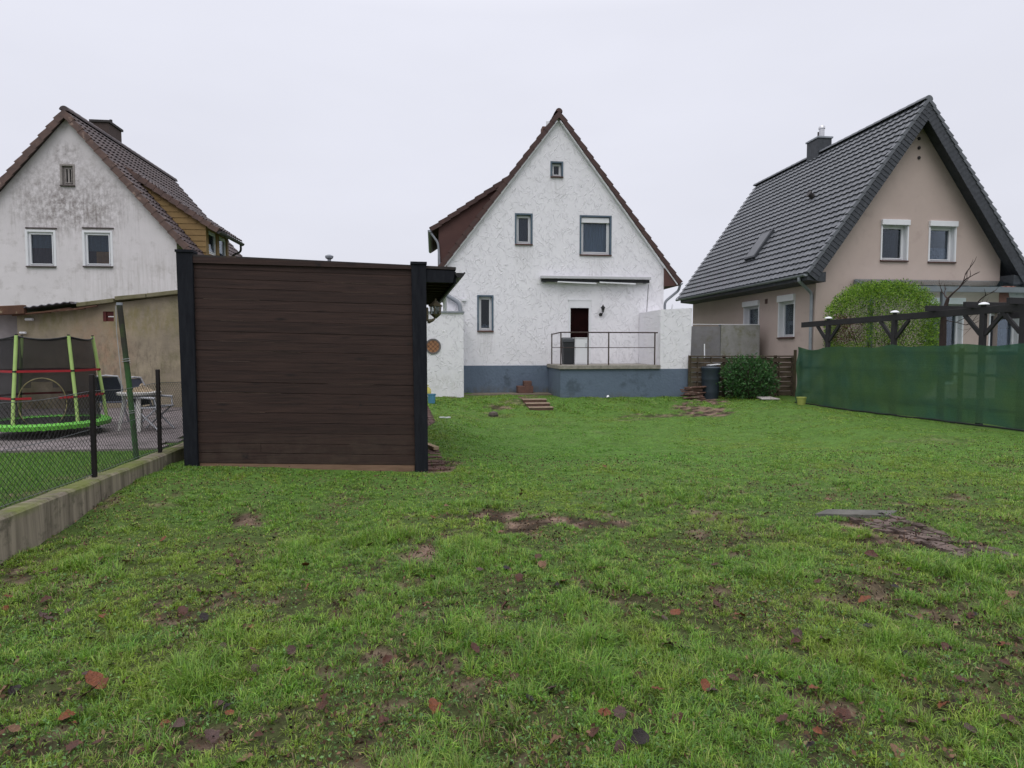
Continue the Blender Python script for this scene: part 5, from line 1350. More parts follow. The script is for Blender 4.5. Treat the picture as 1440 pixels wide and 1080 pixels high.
def chairs_table():
    al = mat('pale_chair_frame', (.46, .47, .50), (.36, .37, .40), scale=9, rough=.5)
    tx = mat('dark_blue_textile', (.055, .065, .09), (.04, .045, .065), scale=40, rough=.85)
    z0 = .303
    def chair(loc, rz, label):
        root = thing('garden_chair', loc, label, 'chair', 'folding garden chairs on the neighbour patio')
        M = Matrix.Rotation(rz, 3, 'Z'); T = lambda x, y, z: V(loc) + M @ (V((x, y, z)) * .84)
        def tb(name, pts, r, m=al): return MB().tube([T(*p) for p in pts], r, 8).build(name, m, root, smooth=True)
        for s in (-.24, .24):
            tb('leg', [(s, -.26, 0), (s, .18, .42)], .014)          # front to back crossing
            tb('leg', [(s*.92, .30, 0), (s*.92, -.22, .44)], .014)
            tb('armrest', [(s*1.15, -.22, .62), (s*1.15, .26, .64)], .018)
            tb('armrest_support', [(s*1.05, -.22, .42), (s*1.15, -.2, .62)], .012)
        tb('back_frame', [(-.24, .18, .42), (-.255, .30, .78), (-.20, .36, .98), (0, .375, 1.0), (.20, .36, .98), (.255, .30, .78), (.24, .18, .42)], .017)
        tb('seat_frame', [(-.24, .2, .43), (-.25, -.24, .45), (.25, -.24, .45), (.24, .2, .43)], .014)
        k = MB()
        k.hexa([T(-.235, .20, .44), T(.235, .20, .44), T(.24, -.22, .46), T(-.24, -.22, .46)], [T(-.235, .20, .432), T(.235, .20, .432), T(.24, -.22, .452), T(-.24, -.22, .452)])
        k.build('seat', tx, root)
        k = MB(); k.hexa([T(-.225, .205, .47), T(.225, .205, .47), T(.235, .30, .80), T(-.235, .30, .80)], [T(-.225, .215, .47), T(.225, .215, .47), T(.235, .31, .80), T(-.235, .31, .80)])
        k.hexa([T(-.235, .30, .80), T(.235, .30, .80), T(.19, .36, .97), T(-.19, .36, .97)], [T(-.235, .31, .80), T(.235, .31, .80), T(.19, .37, .97), T(-.19, .37, .97)])
        k.build('backrest', tx, root)
    p = onz(146, 598, z0); chair((p.x, p.y + .3, z0), math.radians(192), 'folding garden chair with dark blue fabric left of the white table, facing the wall')
    p = onz(222, 606, z0); chair((p.x - .12, p.y + .15, z0), math.radians(80), 'folding garden chair with pale frame and dark blue fabric right of the leaning mossy pole')
    p = onz(180, 608, z0); c = V((p.x + .05, p.y + .3, z0))
    root = thing('garden_table', c, 'white plastic garden table on the neighbour patio between the two folding chairs', 'table')
    wp = mat('weathered_white_plastic', (.62, .61, .58), (.46, .45, .42), scale=7, rough=.5)
    MB().lathe(c, [(.24, .555), (.31, .57), (.315, .605), (.30, .61)], 28).build('tabletop', wp, root, smooth=True)
    for k in range(4):
        a = k*math.pi/2 + .35
        MB().beam(c + V((math.cos(a)*.29, math.sin(a)*.29, 0)), c + V((math.cos(a)*.19, math.sin(a)*.19, .56)), .05, .045, up=(math.cos(a), math.sin(a), 0), w2=.075, h2=.05).build('leg', wp, root, bevel=.006)
    q = MB(); n = 14
    G_ = [[c + V((-.2 + .4*i/n, -.15 + .3*j/n, .612 + .16*float(vnoise(np.array(i*1.), np.array(j*1.), .45, 9)) * math.sin(math.pi*i/n) * math.sin(math.pi*j/n)**.5)) for i in range(n+1)] for j in range(n+1)]
    for j in range(n):
        for i in range(n): q.poly([G_[j][i], G_[j][i+1], G_[j+1][i+1], G_[j+1][i]])
    q.poly([G_[0][i] for i in range(n+1)] + [G_[n][n-i] for i in range(n+1)])
    tag(q.build('table_cover', mat('beige_cloth', (.42, .34, .24), (.30, .23, .15), scale=4, rough=.95), smooth=True), 'crumpled beige cover lying folded on the white plastic garden table', 'cloth')
chairs_table()

def outbuilding():
    B = 14.9; z0 = .25; P = lambda x, y, b=B: onb(x, y, b)
    xr = -3.6; xl = P(26, 500).x
    pr = P(250, 415); pl = P(26, 443); zt = lambda x: pl.z + (x - pl.x) * (pr.z - pl.z) / (pr.x - pl.x)
    root = thing('outbuilding', ((xl+xr)/2, B, z0), 'low beige stained rendered outbuilding with a sloping mossy roof edge behind the garden chairs', 'outbuilding')
    fr = Fr((0, B, 0), (1, 0, 0), (0, -1, 0)); h = px_rect(145, 438, 160, 452, B)
    lo = lambda px, py: (onb(px, py, B).x - (xl+xr)/2, 0, onb(px, py, B).z - z0)
    stain(shed_plaster, lo(70, 440), (1.3, 3, .6), (.17, .155, .05), .7, 4, (1.5, 1, .4), .4, .65)
    stain(shed_plaster, lo(140, 490), (.9, 3, 1.0), (.36, .24, .16), .7, 5, (1, 1, .7), .35, .6)
    stain(shed_plaster, lo(200, 450), (1.2, 3, .5), (.20, .17, .06), .6, 5, (1.2, 1, .4), .42, .62)
    stain(shed_plaster, lo(150, 510), (2.2, 3, .9), (.10, .08, .06), .7, 6, (1.3, 1, .5), .48, .66)
    stain(shed_plaster, lo(90, 560), (2.6, 3, .7), (.12, .095, .07), .6, 4, (1, 1, .6), .42, .66)
    m = MB().wall(fr, [(xl, zt(xl)), (xr, zt(xr))], z0-.3, [h], .1)
    m.poly([(xr, B, z0-.3), (xr, B+4, z0-.3), (xr, B+4, zt(xr)), (xr, B, zt(xr))]).poly([(xl, B, z0-.3), (xl, B+4, z0-.3), (xl, B+4, zt(xl)), (xl, B, zt(xl))])
    m.poly([(xl, B+4, z0-.3), (xr, B+4, z0-.3), (xr, B+4, zt(xr)), (xl, B+4, zt(xl))])
    m.build('wall', shed_plaster, root)
    v = MB()
    cu = (h[0]+h[1])/2; cz = (h[2]+h[3])/2; v.fbox(fr, h[0], h[0]+.06, h[2], h[3], -.09, .004)
    v.fbox(fr, h[0]+.062, h[1], h[2], cz-.012, -.09, -.03).fbox(fr, h[0]+.062, h[1], cz+.012, h[3], -.09, -.03)
    v.build('air_brick', mat('red_air_brick', (.13, .03, .025), (.06, .02, .02), rough=.8), root)
    # coping slabs, mossy, in separate lengths
    cop = mat('mossy_coping', (.20, .18, .12), (.13, .125, .06), scale=4, rough=.95, bump=.6, bscale=25, c3=(.075, .07, .03), scale3=3)
    for x0, x1, dz in ((112, 164, .0), (165.5, 209, .035), (210, 262, .015)):
        a = P(x0, 430).x; b = min(P(x1, 430).x, xr+.06)
        MB().hexa([V((a, B-.14, zt(a)+dz+.002)), V((b, B-.14, zt(b)+dz*.4+.002)), V((b, B-.14, zt(b)+dz*.4+.09)), V((a, B-.14, zt(a)+dz+.09))],
                  [V((a, B+4.1, zt(a)+dz+.002)), V((b, B+4.1, zt(b)+dz*.4+.002)), V((b, B+4.1, zt(b)+dz*.4+.09)), V((a, B+4.1, zt(a)+dz+.09))]).build('roof_slab', cop, root, bevel=.01)
    # worn low corrugated end of the roof on the left
    a = P(-40, 436).x; b = P(111, 432).x; m = MB(); n = 90
    def ct(x, y): return V((x, y, zt(max(x, xl)) + .02 + .012*math.sin(x*42) + (.10 if x < xl+1.2 else .05) + .02*(y-B)))
    for i in range(n):
        x0 = a + (b-a)*i/n; x1 = a + (b-a)*(i+1)/n
        m.hexa([ct(x0, B-.25), ct(x1, B-.25), ct(x1, B+4), ct(x0, B+4)], [q - UP*.012 for q in (ct(x0, B-.25), ct(x1, B-.25), ct(x1, B+4), ct(x0, B+4))])
    m.build('corrugated_roof', mat('old_fibre_cement', (.20, .20, .22), (.13, .13, .15), scale=3, rough=.9, c3=(.08, .07, .07), scale3=4), root)
    rust = mat('rotten_beam', (.13, .065, .038), (.075, .042, .03), scale=4, rough=.9, bump=.6, bscale=18, c3=(.30, .24, .15), scale3=6, t3=(.58, .68))
    p = P(-60, 441); q = P(44, 436)
    MB().beam(V((p.x, B-.2, p.z)), V((q.x, B-.2, q.z)), .12, .19).build('eave_beam', rust, root, bevel=.015)
    for i in range(7):
        x0 = P(25 + i*14, 437).x; zz = zt(max(x0, xl)) - .0
        MB().beam(V((x0, B-.17-.02*(i % 3), zz + random.uniform(-.05, .02))), V((x0 + random.uniform(.4, .9), B-.14, zz + random.uniform(.0, .09))), .07, .03).build('broken_board', rust, root)
    # recess with white wall and dark doorway at the far left
    x0 = P(-60, 470).x; x1 = P(13, 470).x; x2 = P(27, 470).x
    MB().box(x0, x1, B+.5, B+.62, z0-.2, P(10, 440).z).build('recess_wall', old_plaster if False else mat('dirty_white_wall', (.42, .38, .38), (.33, .30, .30), rough=.9), root)
    MB().box(x1, x2-.02, B+.35, B+.45, z0-.2, P(10, 442).z).build('door', mat('dark_maroon_door', (.035, .018, .02), (.025, .014, .015), rough=.6), root)
    MB().tube([P(36, 449, B-.02), P(46, 449, B-.05)], .03, 8).build('spotlight', white_paint, root)
    MB().tube([P(28, 468, B-.02), P(36, 468, B-.06)], .025, 8).build('spotlight', white_paint, root)
outbuilding()

# ================================================================== RIGHT SIDE
FA0 = ong(1122, 567); FA1 = ong(1440, 607)
def fence_line(t):    # t=0 far corner, 1 at the picture edge, >1 beyond
    return FA0 + (FA1 - FA0) * t
def green_screen():
    d = (FA1 - FA0); nrm = V((d.y, -d.x, 0)).normalized()    # towards our garden?
    if nrm.x > 0: nrm = -nrm
    Ts = np.linspace(0, 1.55, 260); nz_ = 44
    def top_z(t):
        x = fence_line(t); zz = 1.62 - .0*t
        return zz
    pl = lambda px, py: on_plane(px, py, FA0, nrm)
    z_far = pl(1124, 488).z; z_near = pl(1440, 482).z
    vs = []; 
    for t in Ts:
        p = fence_line(t); g = gh(p.x - .02, p.y)
        zt = z_far + .01 - .05*abs(math.sin(t/.26*math.pi))**.8 + (z_near - z_far) * min(t, 1.2) - .05*math.exp(-((t-.03)/.03)**2)*0 + .012*math.sin(t*40)
        if t < .16: zt = zt - .05 * math.sin(max(0, t)/.16*math.pi)
        if .0 <= t: g = g + .02 + .03*abs(math.sin(t*9)) + .02*math.sin(t*23)
        for j in range(nz_+1):
            s = j / nz_; z = g + (zt - g) * s
            # folds: diagonal drag lines from the far upper corner, sags between posts
            o = .012*math.sin(t*31 + 1.2*math.sin(s*3)) * (1-s*.6) + .004*math.sin(t*95 + s*5 + math.sin(t*17))
            o += .03*math.exp(-t/.12) * math.sin((s*2.2 - t*9) * 5.5) * (t < .35)
            o += .003*math.sin(s*19 + t*4)
            q = V((p.x, p.y, z)) + nrm * (.06 + o)
            vs.append(tuple(q))
    W = nz_+1; n = len(Ts); i = np.arange((n-1)*nz_); a = i // nz_; b = i % nz_; k = a*W + b
    m = bpy.data.materials.new('green_shade_net'); m.use_nodes = True; nt = m.node_tree; L = nt.links.new; pr = nt.nodes['Principled BSDF']
    tc = N(nt, 'ShaderNodeTexCoord'); n1 = N(nt, 'ShaderNodeTexNoise'); n1.inputs['Scale'].default_value = 1.1; n1.inputs['Detail'].default_value = 7; n1.inputs['Roughness'].default_value = .6
    L(tc.outputs['Object'], n1.inputs[0]); r = N(nt, 'ShaderNodeMapRange'); r.inputs[1].default_value = .35; r.inputs[2].default_value = .65; L(n1.outputs[0], r.inputs[0])
    mx = N(nt, 'ShaderNodeMix', data_type='RGBA'); mx.inputs[6].default_value = (.045, .105, .075, 1); mx.inputs[7].default_value = (.070, .130, .058, 1); L(r.outputs[0], mx.inputs[0])
    # woven fine horizontal bands
    mp = N(nt, 'ShaderNodeMapping'); mp.inputs['Scale'].default_value = (.5, .5, 26); L(tc.outputs['Object'], mp.inputs[0])
    n2 = N(nt, 'ShaderNodeTexNoise'); n2.inputs['Scale'].default_value = 1.5; n2.inputs['Detail'].default_value = 5; L(mp.outputs[0], n2.inputs[0])
    r2 = N(nt, 'ShaderNodeMapRange'); r2.inputs[3].default_value = .88; r2.inputs[4].default_value = 1.12; L(n2.outputs[0], r2.inputs[0])
    vm = N(nt, 'ShaderNodeVectorMath', operation='SCALE'); L(mx.outputs[2], vm.inputs[0]); L(r2.outputs[0], vm.inputs['Scale']); L(vm.outputs[0], pr.inputs['Base Color'])
    pr.inputs['Roughness'].default_value = .85; pr.inputs['Specular IOR Level'].default_value = .08
    tr = N(nt, 'ShaderNodeBsdfTransparent'); tr.inputs[0].default_value = (.45, .75, .55, 1)
    tl = N(nt, 'ShaderNodeBsdfTranslucent'); L(vm.outputs[0], tl.inputs[0])
    m1 = N(nt, 'ShaderNodeMixShader'); m1.inputs[0].default_value = .2; L(pr.outputs[0], m1.inputs[1]); L(tl.outputs[0], m1.inputs[2])
    m2 = N(nt, 'ShaderNodeMixShader'); m2.inputs[0].default_value = .86; L(tr.outputs[0], m2.inputs[1]); L(m1.outputs[0], m2.inputs[2])
    L(m2.outputs[0], nt.nodes['Material Output'].inputs[0])
    wv = N(nt, 'ShaderNodeTexNoise'); wv.inputs['Scale'].default_value = 70; wv.inputs['Detail'].default_value = 3; L(mp.outputs[0], wv.inputs[0])
    w3 = N(nt, 'ShaderNodeTexNoise'); w3.inputs['Scale'].default_value = 55; w3.inputs['Detail'].default_value = 2; L(tc.outputs['Object'], w3.inputs[0])
    aw = N(nt, 'ShaderNodeMath', operation='ADD'); L(wv.outputs[0], aw.inputs[0]); L(w3.outputs[0], aw.inputs[1])
    tr_ = N(nt, 'ShaderNodeMapRange'); tr_.inputs[1].default_value = .8; tr_.inputs[2].default_value = 1.2; tr_.inputs[3].default_value = .74; tr_.inputs[4].default_value = 1.0
    L(aw.outputs[0], tr_.inputs[0]); L(tr_.outputs[0], m2.inputs[0])
    bp = N(nt, 'ShaderNodeBump'); bp.inputs['Strength'].default_value = .5; bp.inputs['Distance'].default_value = .004; L(aw.outputs[0], bp.inputs['Height']); L(bp.outputs[0], pr.inputs['Normal'])
    root = thing('green_privacy_screen', FA0, 'long green shade net stretched along the boundary below the dark pergola', 'privacy screen')
    npmesh('net', np.array(vs), np.stack([k, k+1, k+W+1, k+W], 1), m, parent=root, smooth=True)
    # wooden fence posts and slats carrying it
    for t in np.arange(0, 1.56, .26):
        p = fence_line(t); g = gh(p.x, p.y); q = p - nrm*.06; MB().beam((q.x, q.y, g-.2), (q.x, q.y, z_far - .03), .07, .07, up=(0, 1, 0)).build('post', pergola_wood, root)
    for z in (.35, 1.05, 1.5):
        a_, b_ = fence_line(0), fence_line(1.55); MB().beam(V((a_.x, a_.y, z)) - nrm*.06, V((b_.x, b_.y, z)) - nrm*.06, .03, .06).build('rail', pergola_wood, root)
    t = []
    for tt in Ts[::4]:
        p = fence_line(tt); t.append(V((p.x, p.y, gh(p.x, p.y)+.03)) + nrm*.09)
    MB().tube(t, .02, 6).build('hem_cord', mat('dark_hem', (.012, .018, .016), (.02, .02, .02), rough=.8), root)
    return nrm, z_far
FN, ZF = green_screen()

def pergola():
    off = -FN * .17                                    # behind the net
    A = FA0 + off; d = (FA1 - FA0).normalized()
    pl = lambda px, py: on_plane(px, py, A, FN)
    root = thing('pergola', A, 'long dark timber pergola with diagonal braces rising behind the green screen', 'pergola')
    p0, p1 = pl(1128, 457), pl(1440, 432); L_ = (p1 - p0)
    end = p0 + L_ * 1.45
    MB().beam(p0, end, .07, .15).build('front_beam', pergola_wood, root, bevel=.006)
    back = -FN * 2.2
    t0 = (pl(1315, 440) - p0).length / L_.length
    q0 = p0 + L_*(t0 - .05) + back; q1 = end + back
    MB().beam(q0, q1, .07, .15).build('rear_beam', pergola_wood, root, bevel=.006)
    t0 = (pl(1315, 440) - p0).length / L_.length
    for k, t in enumerate(np.arange(t0, 1.42, .145)):
        a = p0 + L_*t + UP*.13; MB().beam(a + FN*.25, a + back - FN*.25, .07, .13).build('rafter', pergola_wood, root, bevel=.006)
    for px in (1165, 1258, 1383, 1440):
        c = pl(px, 450); t = (c - p0).dot(L_) / L_.length_squared; c = p0 + L_*t
        for bb, cc in ((0, c), (1, c + back))[:1 if t < t0 - .03 else 2]:
            zt = cc.z - .075
            MB().beam((cc.x, cc.y, gh(cc.x, cc.y)-.1), (cc.x, cc.y, zt), .1, .1, up=d).build('post', pergola_wood, root, bevel=.006)
            for sg in (-1, 1):
                MB().beam(V((cc.x, cc.y, zt-.42)) + d*sg*.05, V((cc.x, cc.y, zt-.0)) + d*sg*.42, .06, .075).build('brace', pergola_wood, root, bevel=.004)
        # round pale lamps on the beam
        n_lab = {1165: 'small round white solar lamp on the far end post of the dark pergola', 1258: 'small round white solar lamp on the second pergola post, before the clipped bush',
                 1383: 'small round white solar lamp on the pergola post right of the bare vine'}
        if px in n_lab:
            l = thing('solar_lamp', c + UP*.078, n_lab[px], 'lamp', 'solar lamps on the pergola')
            MB().lathe(c + UP*.078, [(.05, 0), (.05, .03), (.03, .035)], 16).build('base', black_metal, l)
            MB().lathe(c + UP*.078, [(.095, .036), (.10, .045), (.085, .07), (.04, .09), (.005, .095)], 18).build('dome', white_paint, l, smooth=True)
pergola()

def leaf_bush(name, label, cat, centre, rad, n, leaf, cols, p=2.6, zmin=0, flat=.9, stems=9, attr=None, ragged=.12, inner=.55, brown=None):
    """shrub: woody stems carrying many small leaves through an uneven super-ellipsoid"""
    c = V(centre); root = thing(name, c, label, cat)
    m = MB(); st = mat('bush_stems', (.06, .045, .03), (.035, .028, .02), rough=.9)
    for k in range(stems):
        a = random.uniform(0, 6.28); r = random.uniform(.2, .8)
        tip = c + V((math.cos(a)*rad[0]*r, math.sin(a)*rad[1]*r, rad[2]*random.uniform(1.0, 1.6)))
        b0 = c + V((math.cos(a)*.08, math.sin(a)*.08, 0))
        m.tube([b0, (b0+tip)/2 + V((random.uniform(-.08, .08), random.uniform(-.08, .08), .05)), tip], [.022, .016, .006], 5)
        for j in range(4):
            s = b0 + (tip-b0)*random.uniform(.3, .8); m.tube([s, s + V((random.uniform(-1, 1)*rad[0]*.45, random.uniform(-1, 1)*rad[1]*.45, random.uniform(.05, .4)*rad[2]))], [.009, .003], 4)
    m.build('branches', st, root)
    u = rng.normal(size=(n*2, 3)); u /= np.linalg.norm(u, axis=1)[:, None]
    lp = (np.abs(u)**p).sum(1)**(-1/p)
    rr = lp * (inner + (1-inner) * rng.random(n*2)**.45)
    az = np.arctan2(u[:, 1], u[:, 0]); el = u[:, 2]
    lump = 1 + ragged * (fbm(az*2 + 10, el*3 + 4, 1.3, int(c.x*10) % 97, 4) - .5) * 2 + ragged*.5*(rng.random(n*2) - .5)
    pos = u * (rr * lump)[:, None] * np.array(rad); pos[:, 2] += rad[2]
    gap = fbm(az*3, el*4 + 9, 2.4, 55, 3); keep = (pos[:, 2] > zmin) & ((gap > .30) | (rng.random(n*2) < .5))
    pos = pos[keep][:n]; uu = u[keep][:n]; k = len(pos)
    cols = np.array(cols); t = cols[rng.integers(0, len(cols), k)] * (.8 + .5*fbm(pos[:, 0]*2, pos[:, 2]*2, 2, 7, 3))[:, None]
    if brown is not None:
        q = pos + np.array(c); dd_ = ((q[:, 0]-brown[0])/brown[3])**2 + ((q[:, 2]-brown[2])/brown[4])**2 + (fbm(q[:, 0], q[:, 2], 5, 3, 3)-.5)*1.5
        bm_ = (dd_ < 1) & (q[:, 1] < c.y); t[bm_] = np.array([.11, .055, .03]) * rng.uniform(.5, 1.3, (bm_.sum(), 1)); keep2 = ~bm_ | (rng.random(k) < .55)
        pos, uu, t = pos[keep2], uu[keep2], t[keep2]
    v, f, t = leaf_cards(pos + np.array(c), leaf, .42, up=.35, outward=uu*1.0, tint=t, vary=.28)
    am = attr or attr_mat(name + '_leaves', .5, .28, .3)
    npmesh('foliage', v, f, am, t, parent=root)
    return root
# clipped golden conifer behind the pergola
bb = 17.5; bl_ = onb(1151, 440, bb); br_ = onb(1307, 440, bb); bt = onb(1228, 397, 16.7)
brx = 1.53; bc = V((12.68, 16.85, gh(12, 17)))
leaf_bush('clipped_bush', 'large rounded clipped yellow green evergreen bush behind the dark pergola', 'bush', bc, (brx, .78, (bt.z-bc.z)/2*1.0), 60000, .055,
          [(.14, .28, .025), (.21, .36, .035), (.08, .18, .02), (.26, .38, .05), (.05, .11, .018)], p=3.6, ragged=.10, inner=.74, stems=14, brown=(*onb(1203, 462, 16.1)[:], .28, .45))
# dark laurel before the lattice fence
l0, l1 = ong(1015, 561), ong(1094, 561); lz = onb(1052, 503, l0.y).z
lc_ = V(((l0.x+l1.x)/2, 19.05, gh(9.5, 19)))
leaf_bush('laurel_bush', 'dense dark green leafy shrub between the rain barrel and the wooden lattice fence', 'bush', lc_, ((l1.x-l0.x)/2*1.08, .55, (lz-lc_.z)/2), 3600, .105,
          [(.035, .10, .03), (.05, .14, .035), (.025, .07, .022), (.07, .16, .05)], p=2.6, ragged=.34, inner=.3, stems=12)

def bare_vine():
    A = FA0 - FN * .17
    base = on_plane(1326, 470, A - FN*.3, FN); g = gh(base.x, base.y)
    root = thing('bare_vine', V((base.x, base.y, g)), 'gnarled leafless vine with thick trunk growing through the pergola', 'vine')
    bk = mat('vine_bark', (.06, .042, .036), (.035, .026, .024), scale=12, rough=.95, bump=.7, bscale=25)
    pp = lambda x, y: on_plane(x, y, A - FN*.3, FN)
    T = [V((base.x, base.y, g-.1)), pp(1326, 470), pp(1327, 440), pp(1333, 420)]
    MB().tube(T, [.075, .07, .055, .035], 9).build('trunk', bk, root, smooth=True)
    rs = random.Random(5); m = MB()
    def grow(p, d, L, r, depth):
        q = p; pts = [p]
        for i in range(4):
            d = (d + V((rs.uniform(-.35, .35), rs.uniform(-.3, .3), rs.uniform(-.2, .35)))).normalized(); q = q + d*L/4; pts.append(q)
            if depth and rs.random() < .75: grow(q, (d + V((rs.uniform(-.9, .9), rs.uniform(-.5, .5), rs.uniform(-.2, .7)))).normalized(), L*.55, r*.6, depth-1)
        m.tube(pts, [r*(1-.18*i) for i in range(5)], 5)
    t = T[-1]
    grow(t, (pp(1365, 396) - t).normalized(), (pp(1365, 396) - t).length, .024, 2)
    grow(t, (pp(1318, 405) - t).normalized(), .35, .02, 2)
    grow(pp(1327, 440), (pp(1290, 445)-pp(1327, 440)).normalized(), .5, .014, 1)
    grow(pp(1327, 450), (pp(1420, 470)-pp(1327, 440)).normalized(), 1.1, .012, 2)
    grow(pp(1375, 425), (pp(1388, 410)-pp(1375, 425)).normalized(), .4, .014, 1)
    m.build('branches', bk, root)
bare_vine()

def lattice_fence():
    b = 19.6; x0 = onb(971, 530, b).x; x1 = onb(1122, 530, b).x; g = gh(9, 19.6); zt = onb(1050, 501, b).z
    root = thing('lattice_fence', ((x0+x1)/2, b, g), 'weathered dark brown woven board fence behind the shrub and rain barrel', 'fence')
    w_ = mat('weathered_fence_wood', (.105, .08, .055), (.05, .04, .03), scale=4, stretch=(1, 1, 7), rough=.9, bump=.6, bscale=20, c3=(.09, .09, .05), scale3=3)
    posts = [x0, x0+1.15, x1-.75, x1-.03]
    mb = MB(); n = 8; sp = .46
    xs = np.arange(x0, x1+.01, .1)
    for i in range(n):
        z0_ = g + .05 + i*(zt-g-.08)/n; h = (zt-g-.08)/n*.86; ph = (i % 2)*math.pi
        for a, c in zip(xs[:-1], xs[1:]):
            f = lambda x: .028*math.sin((x-x0)/sp*math.pi + ph)
            mb.hexa([V((a, b+f(a)-.006, z0_)), V((c, b+f(c)-.006, z0_)), V((c, b+f(c)-.006, z0_+h)), V((a, b+f(a)-.006, z0_+h))],
                    [V((a, b+f(a)+.006, z0_)), V((c, b+f(c)+.006, z0_)), V((c, b+f(c)+.006, z0_+h)), V((a, b+f(a)+.006, z0_+h))])
    mb.build('woven_boards', w_, root)
    mb = MB()
    for x in np.arange(x0+.23, x1, .46): mb.box(x-.012, x+.012, b-.045, b+.045, g+.02, zt-.03)
    mb.build('batten', w_, root)
    for x in posts: MB().box(x-.04, x+.04, b+.04, b+.12, g-.1, zt+.03).build('post', w_, root, bevel=.005)
    MB().box(x0, x1, b-.05, b+.05, zt-.02, zt+.02).build('top_rail', w_, root, bevel=.004)
    # tall end post and stacked ends by the green screen
    x = onb(1118, 530, b-.1).x
    MB().box(x-.045, x+.045, b-.14, b-.06, g-.1, onb(1118, 492, b-.1).z).build('post', mat('mossy_post', (.10, .08, .05), (.06, .05, .03), scale=6, rough=.9, c3=(.07, .075, .03), scale3=4), root)
lattice_fence()

def stacked_timber():
    # crossed timber ends seen just left of the topiary, behind the fence corner
    b = 19.85; root = None
    p0 = onb(1124, 484, b); zt = onb(1130, 458, b).z
    root = thing('timber_stack', V((p0.x+.3, b, gh(11.5, 19))), 'stack of crossed dark timber ends rising behind the far corner of the green screen', 'timber')
    z = gh(11.5, 19); k = 0; m = mat('split_timber', (.07, .04, .03), (.04, .026, .02), scale=6, rough=.9, c3=(.22, .16, .12), scale3=7, t3=(.6, .7)); 
    while z < zt:
        for j in range(2):
            if k % 2: MB().box(p0.x-.02+random.uniform(-.03, .03), p0.x+.6, b+j*.4, b+j*.4+.09, z+.001, z+.07).build('timber', m, root, bevel=.004)
            else: MB().box(p0.x+j*.45, p0.x+j*.45+.09, b-.05+random.uniform(-.02, .02), b+.6, z+.001, z+.07).build('timber', m, root, bevel=.004)
        z += .072; k += 1
stacked_timber()

def grey_panels():
    b = 21.2; root = None
    x0, x1, x2 = onb(972, 480, b).x, onb(1013, 480, b).x, onb(1068, 480, b).x; g = 0
    z = lambda y: onb(1020, y, b).z
    root = thing('grey_panel_screen', ((x0+x2)/2, b, 0), 'two stained grey cement sheets forming a screen between white and beige house', 'screen')
    m = mat('grey_cement_sheet', (.23, .225, .23), (.17, .168, .17), scale=2.5, rough=.9, c3=(.15, .145, .11), scale3=2.2, t3=(.5, .7))
    m2 = mat('pale_cement_sheet', (.30, .30, .285), (.22, .22, .20), scale=3, rough=.9, c3=(.16, .16, .09), scale3=2.5, t3=(.5, .66))
    MB().box(x0, x1-.015, b, b+.04, g-.1, z(459)).build('panel', m, root, label='darker grey left panel')
    MB().box(x1+.015, x2, b, b+.04, g-.1, z(457)).build('panel', m2, root, label='paler mossy right panel')
    MB().box(x2-.01, x2+.03, b+.041, b+2.5, g-.1, z(457)).build('panel', m2, root)
    for x in (x1-.03, x2-.09): MB().box(x, x+.06, b+.042, b+.1, g-.1, z(457)+.01).build('post', grey_metal, root)
    MB().box(x0, x2, b-.004, b+.05, z(457)+.011, z(457)+.03).build('top_trim', white_paint, root)
grey_panels()

def rain_barrel():
    p = ong(1004, 561); r = (onb(1017, 540, p.y).x - onb(993, 540, p.y).x)/2; h = onb(1004, 516, p.y).z - p.z
    c = V((p.x, p.y + r, p.z-.03)); root = thing('rain_barrel', c, 'dark blue grey plastic rain barrel beside the leafy shrub and lattice fence', 'barrel')
    m = mat('slate_blue_plastic', (.035, .048, .062), (.025, .035, .046), scale=3, rough=.4)
    MB().lathe(c, [(r*.84, 0), (r*.93, h*.2), (r*.95, h*.22), (r*.95, h*.25), (r*.97, h*.6), (r*1.0, h*.62), (r*1.0, h*.65), (r*.98, h*.9), (r*1.03, h*.92), (r*1.03, h*.96)], 28).build('body', m, root, smooth=True)
    MB().lathe(c, [(r*1.06, h*.962), (r*1.07, h*1.0), (r*.9, h*1.03), (r*.3, h*1.045)], 28).build('lid', m, root, smooth=True)
    q = c + V((r*.35, 0, h*1.046)); k = MB(); k.beam(q - V((.18, 0, 0)) + UP*.03, q + V((.2, .05, .06)), .2, .03)
    tag(k.build('white_board_offcut', white_paint, bevel=.004), 'small white offcut lying on the lid of the dark rain barrel', 'offcut')
    MB().tube([c + V((-r*.3, r*.9, h*.8)), c + V((-r*.3, r*1.1, h*1.75))], .02, 8).build('filler_pipe', white_paint, root)
rain_barrel()

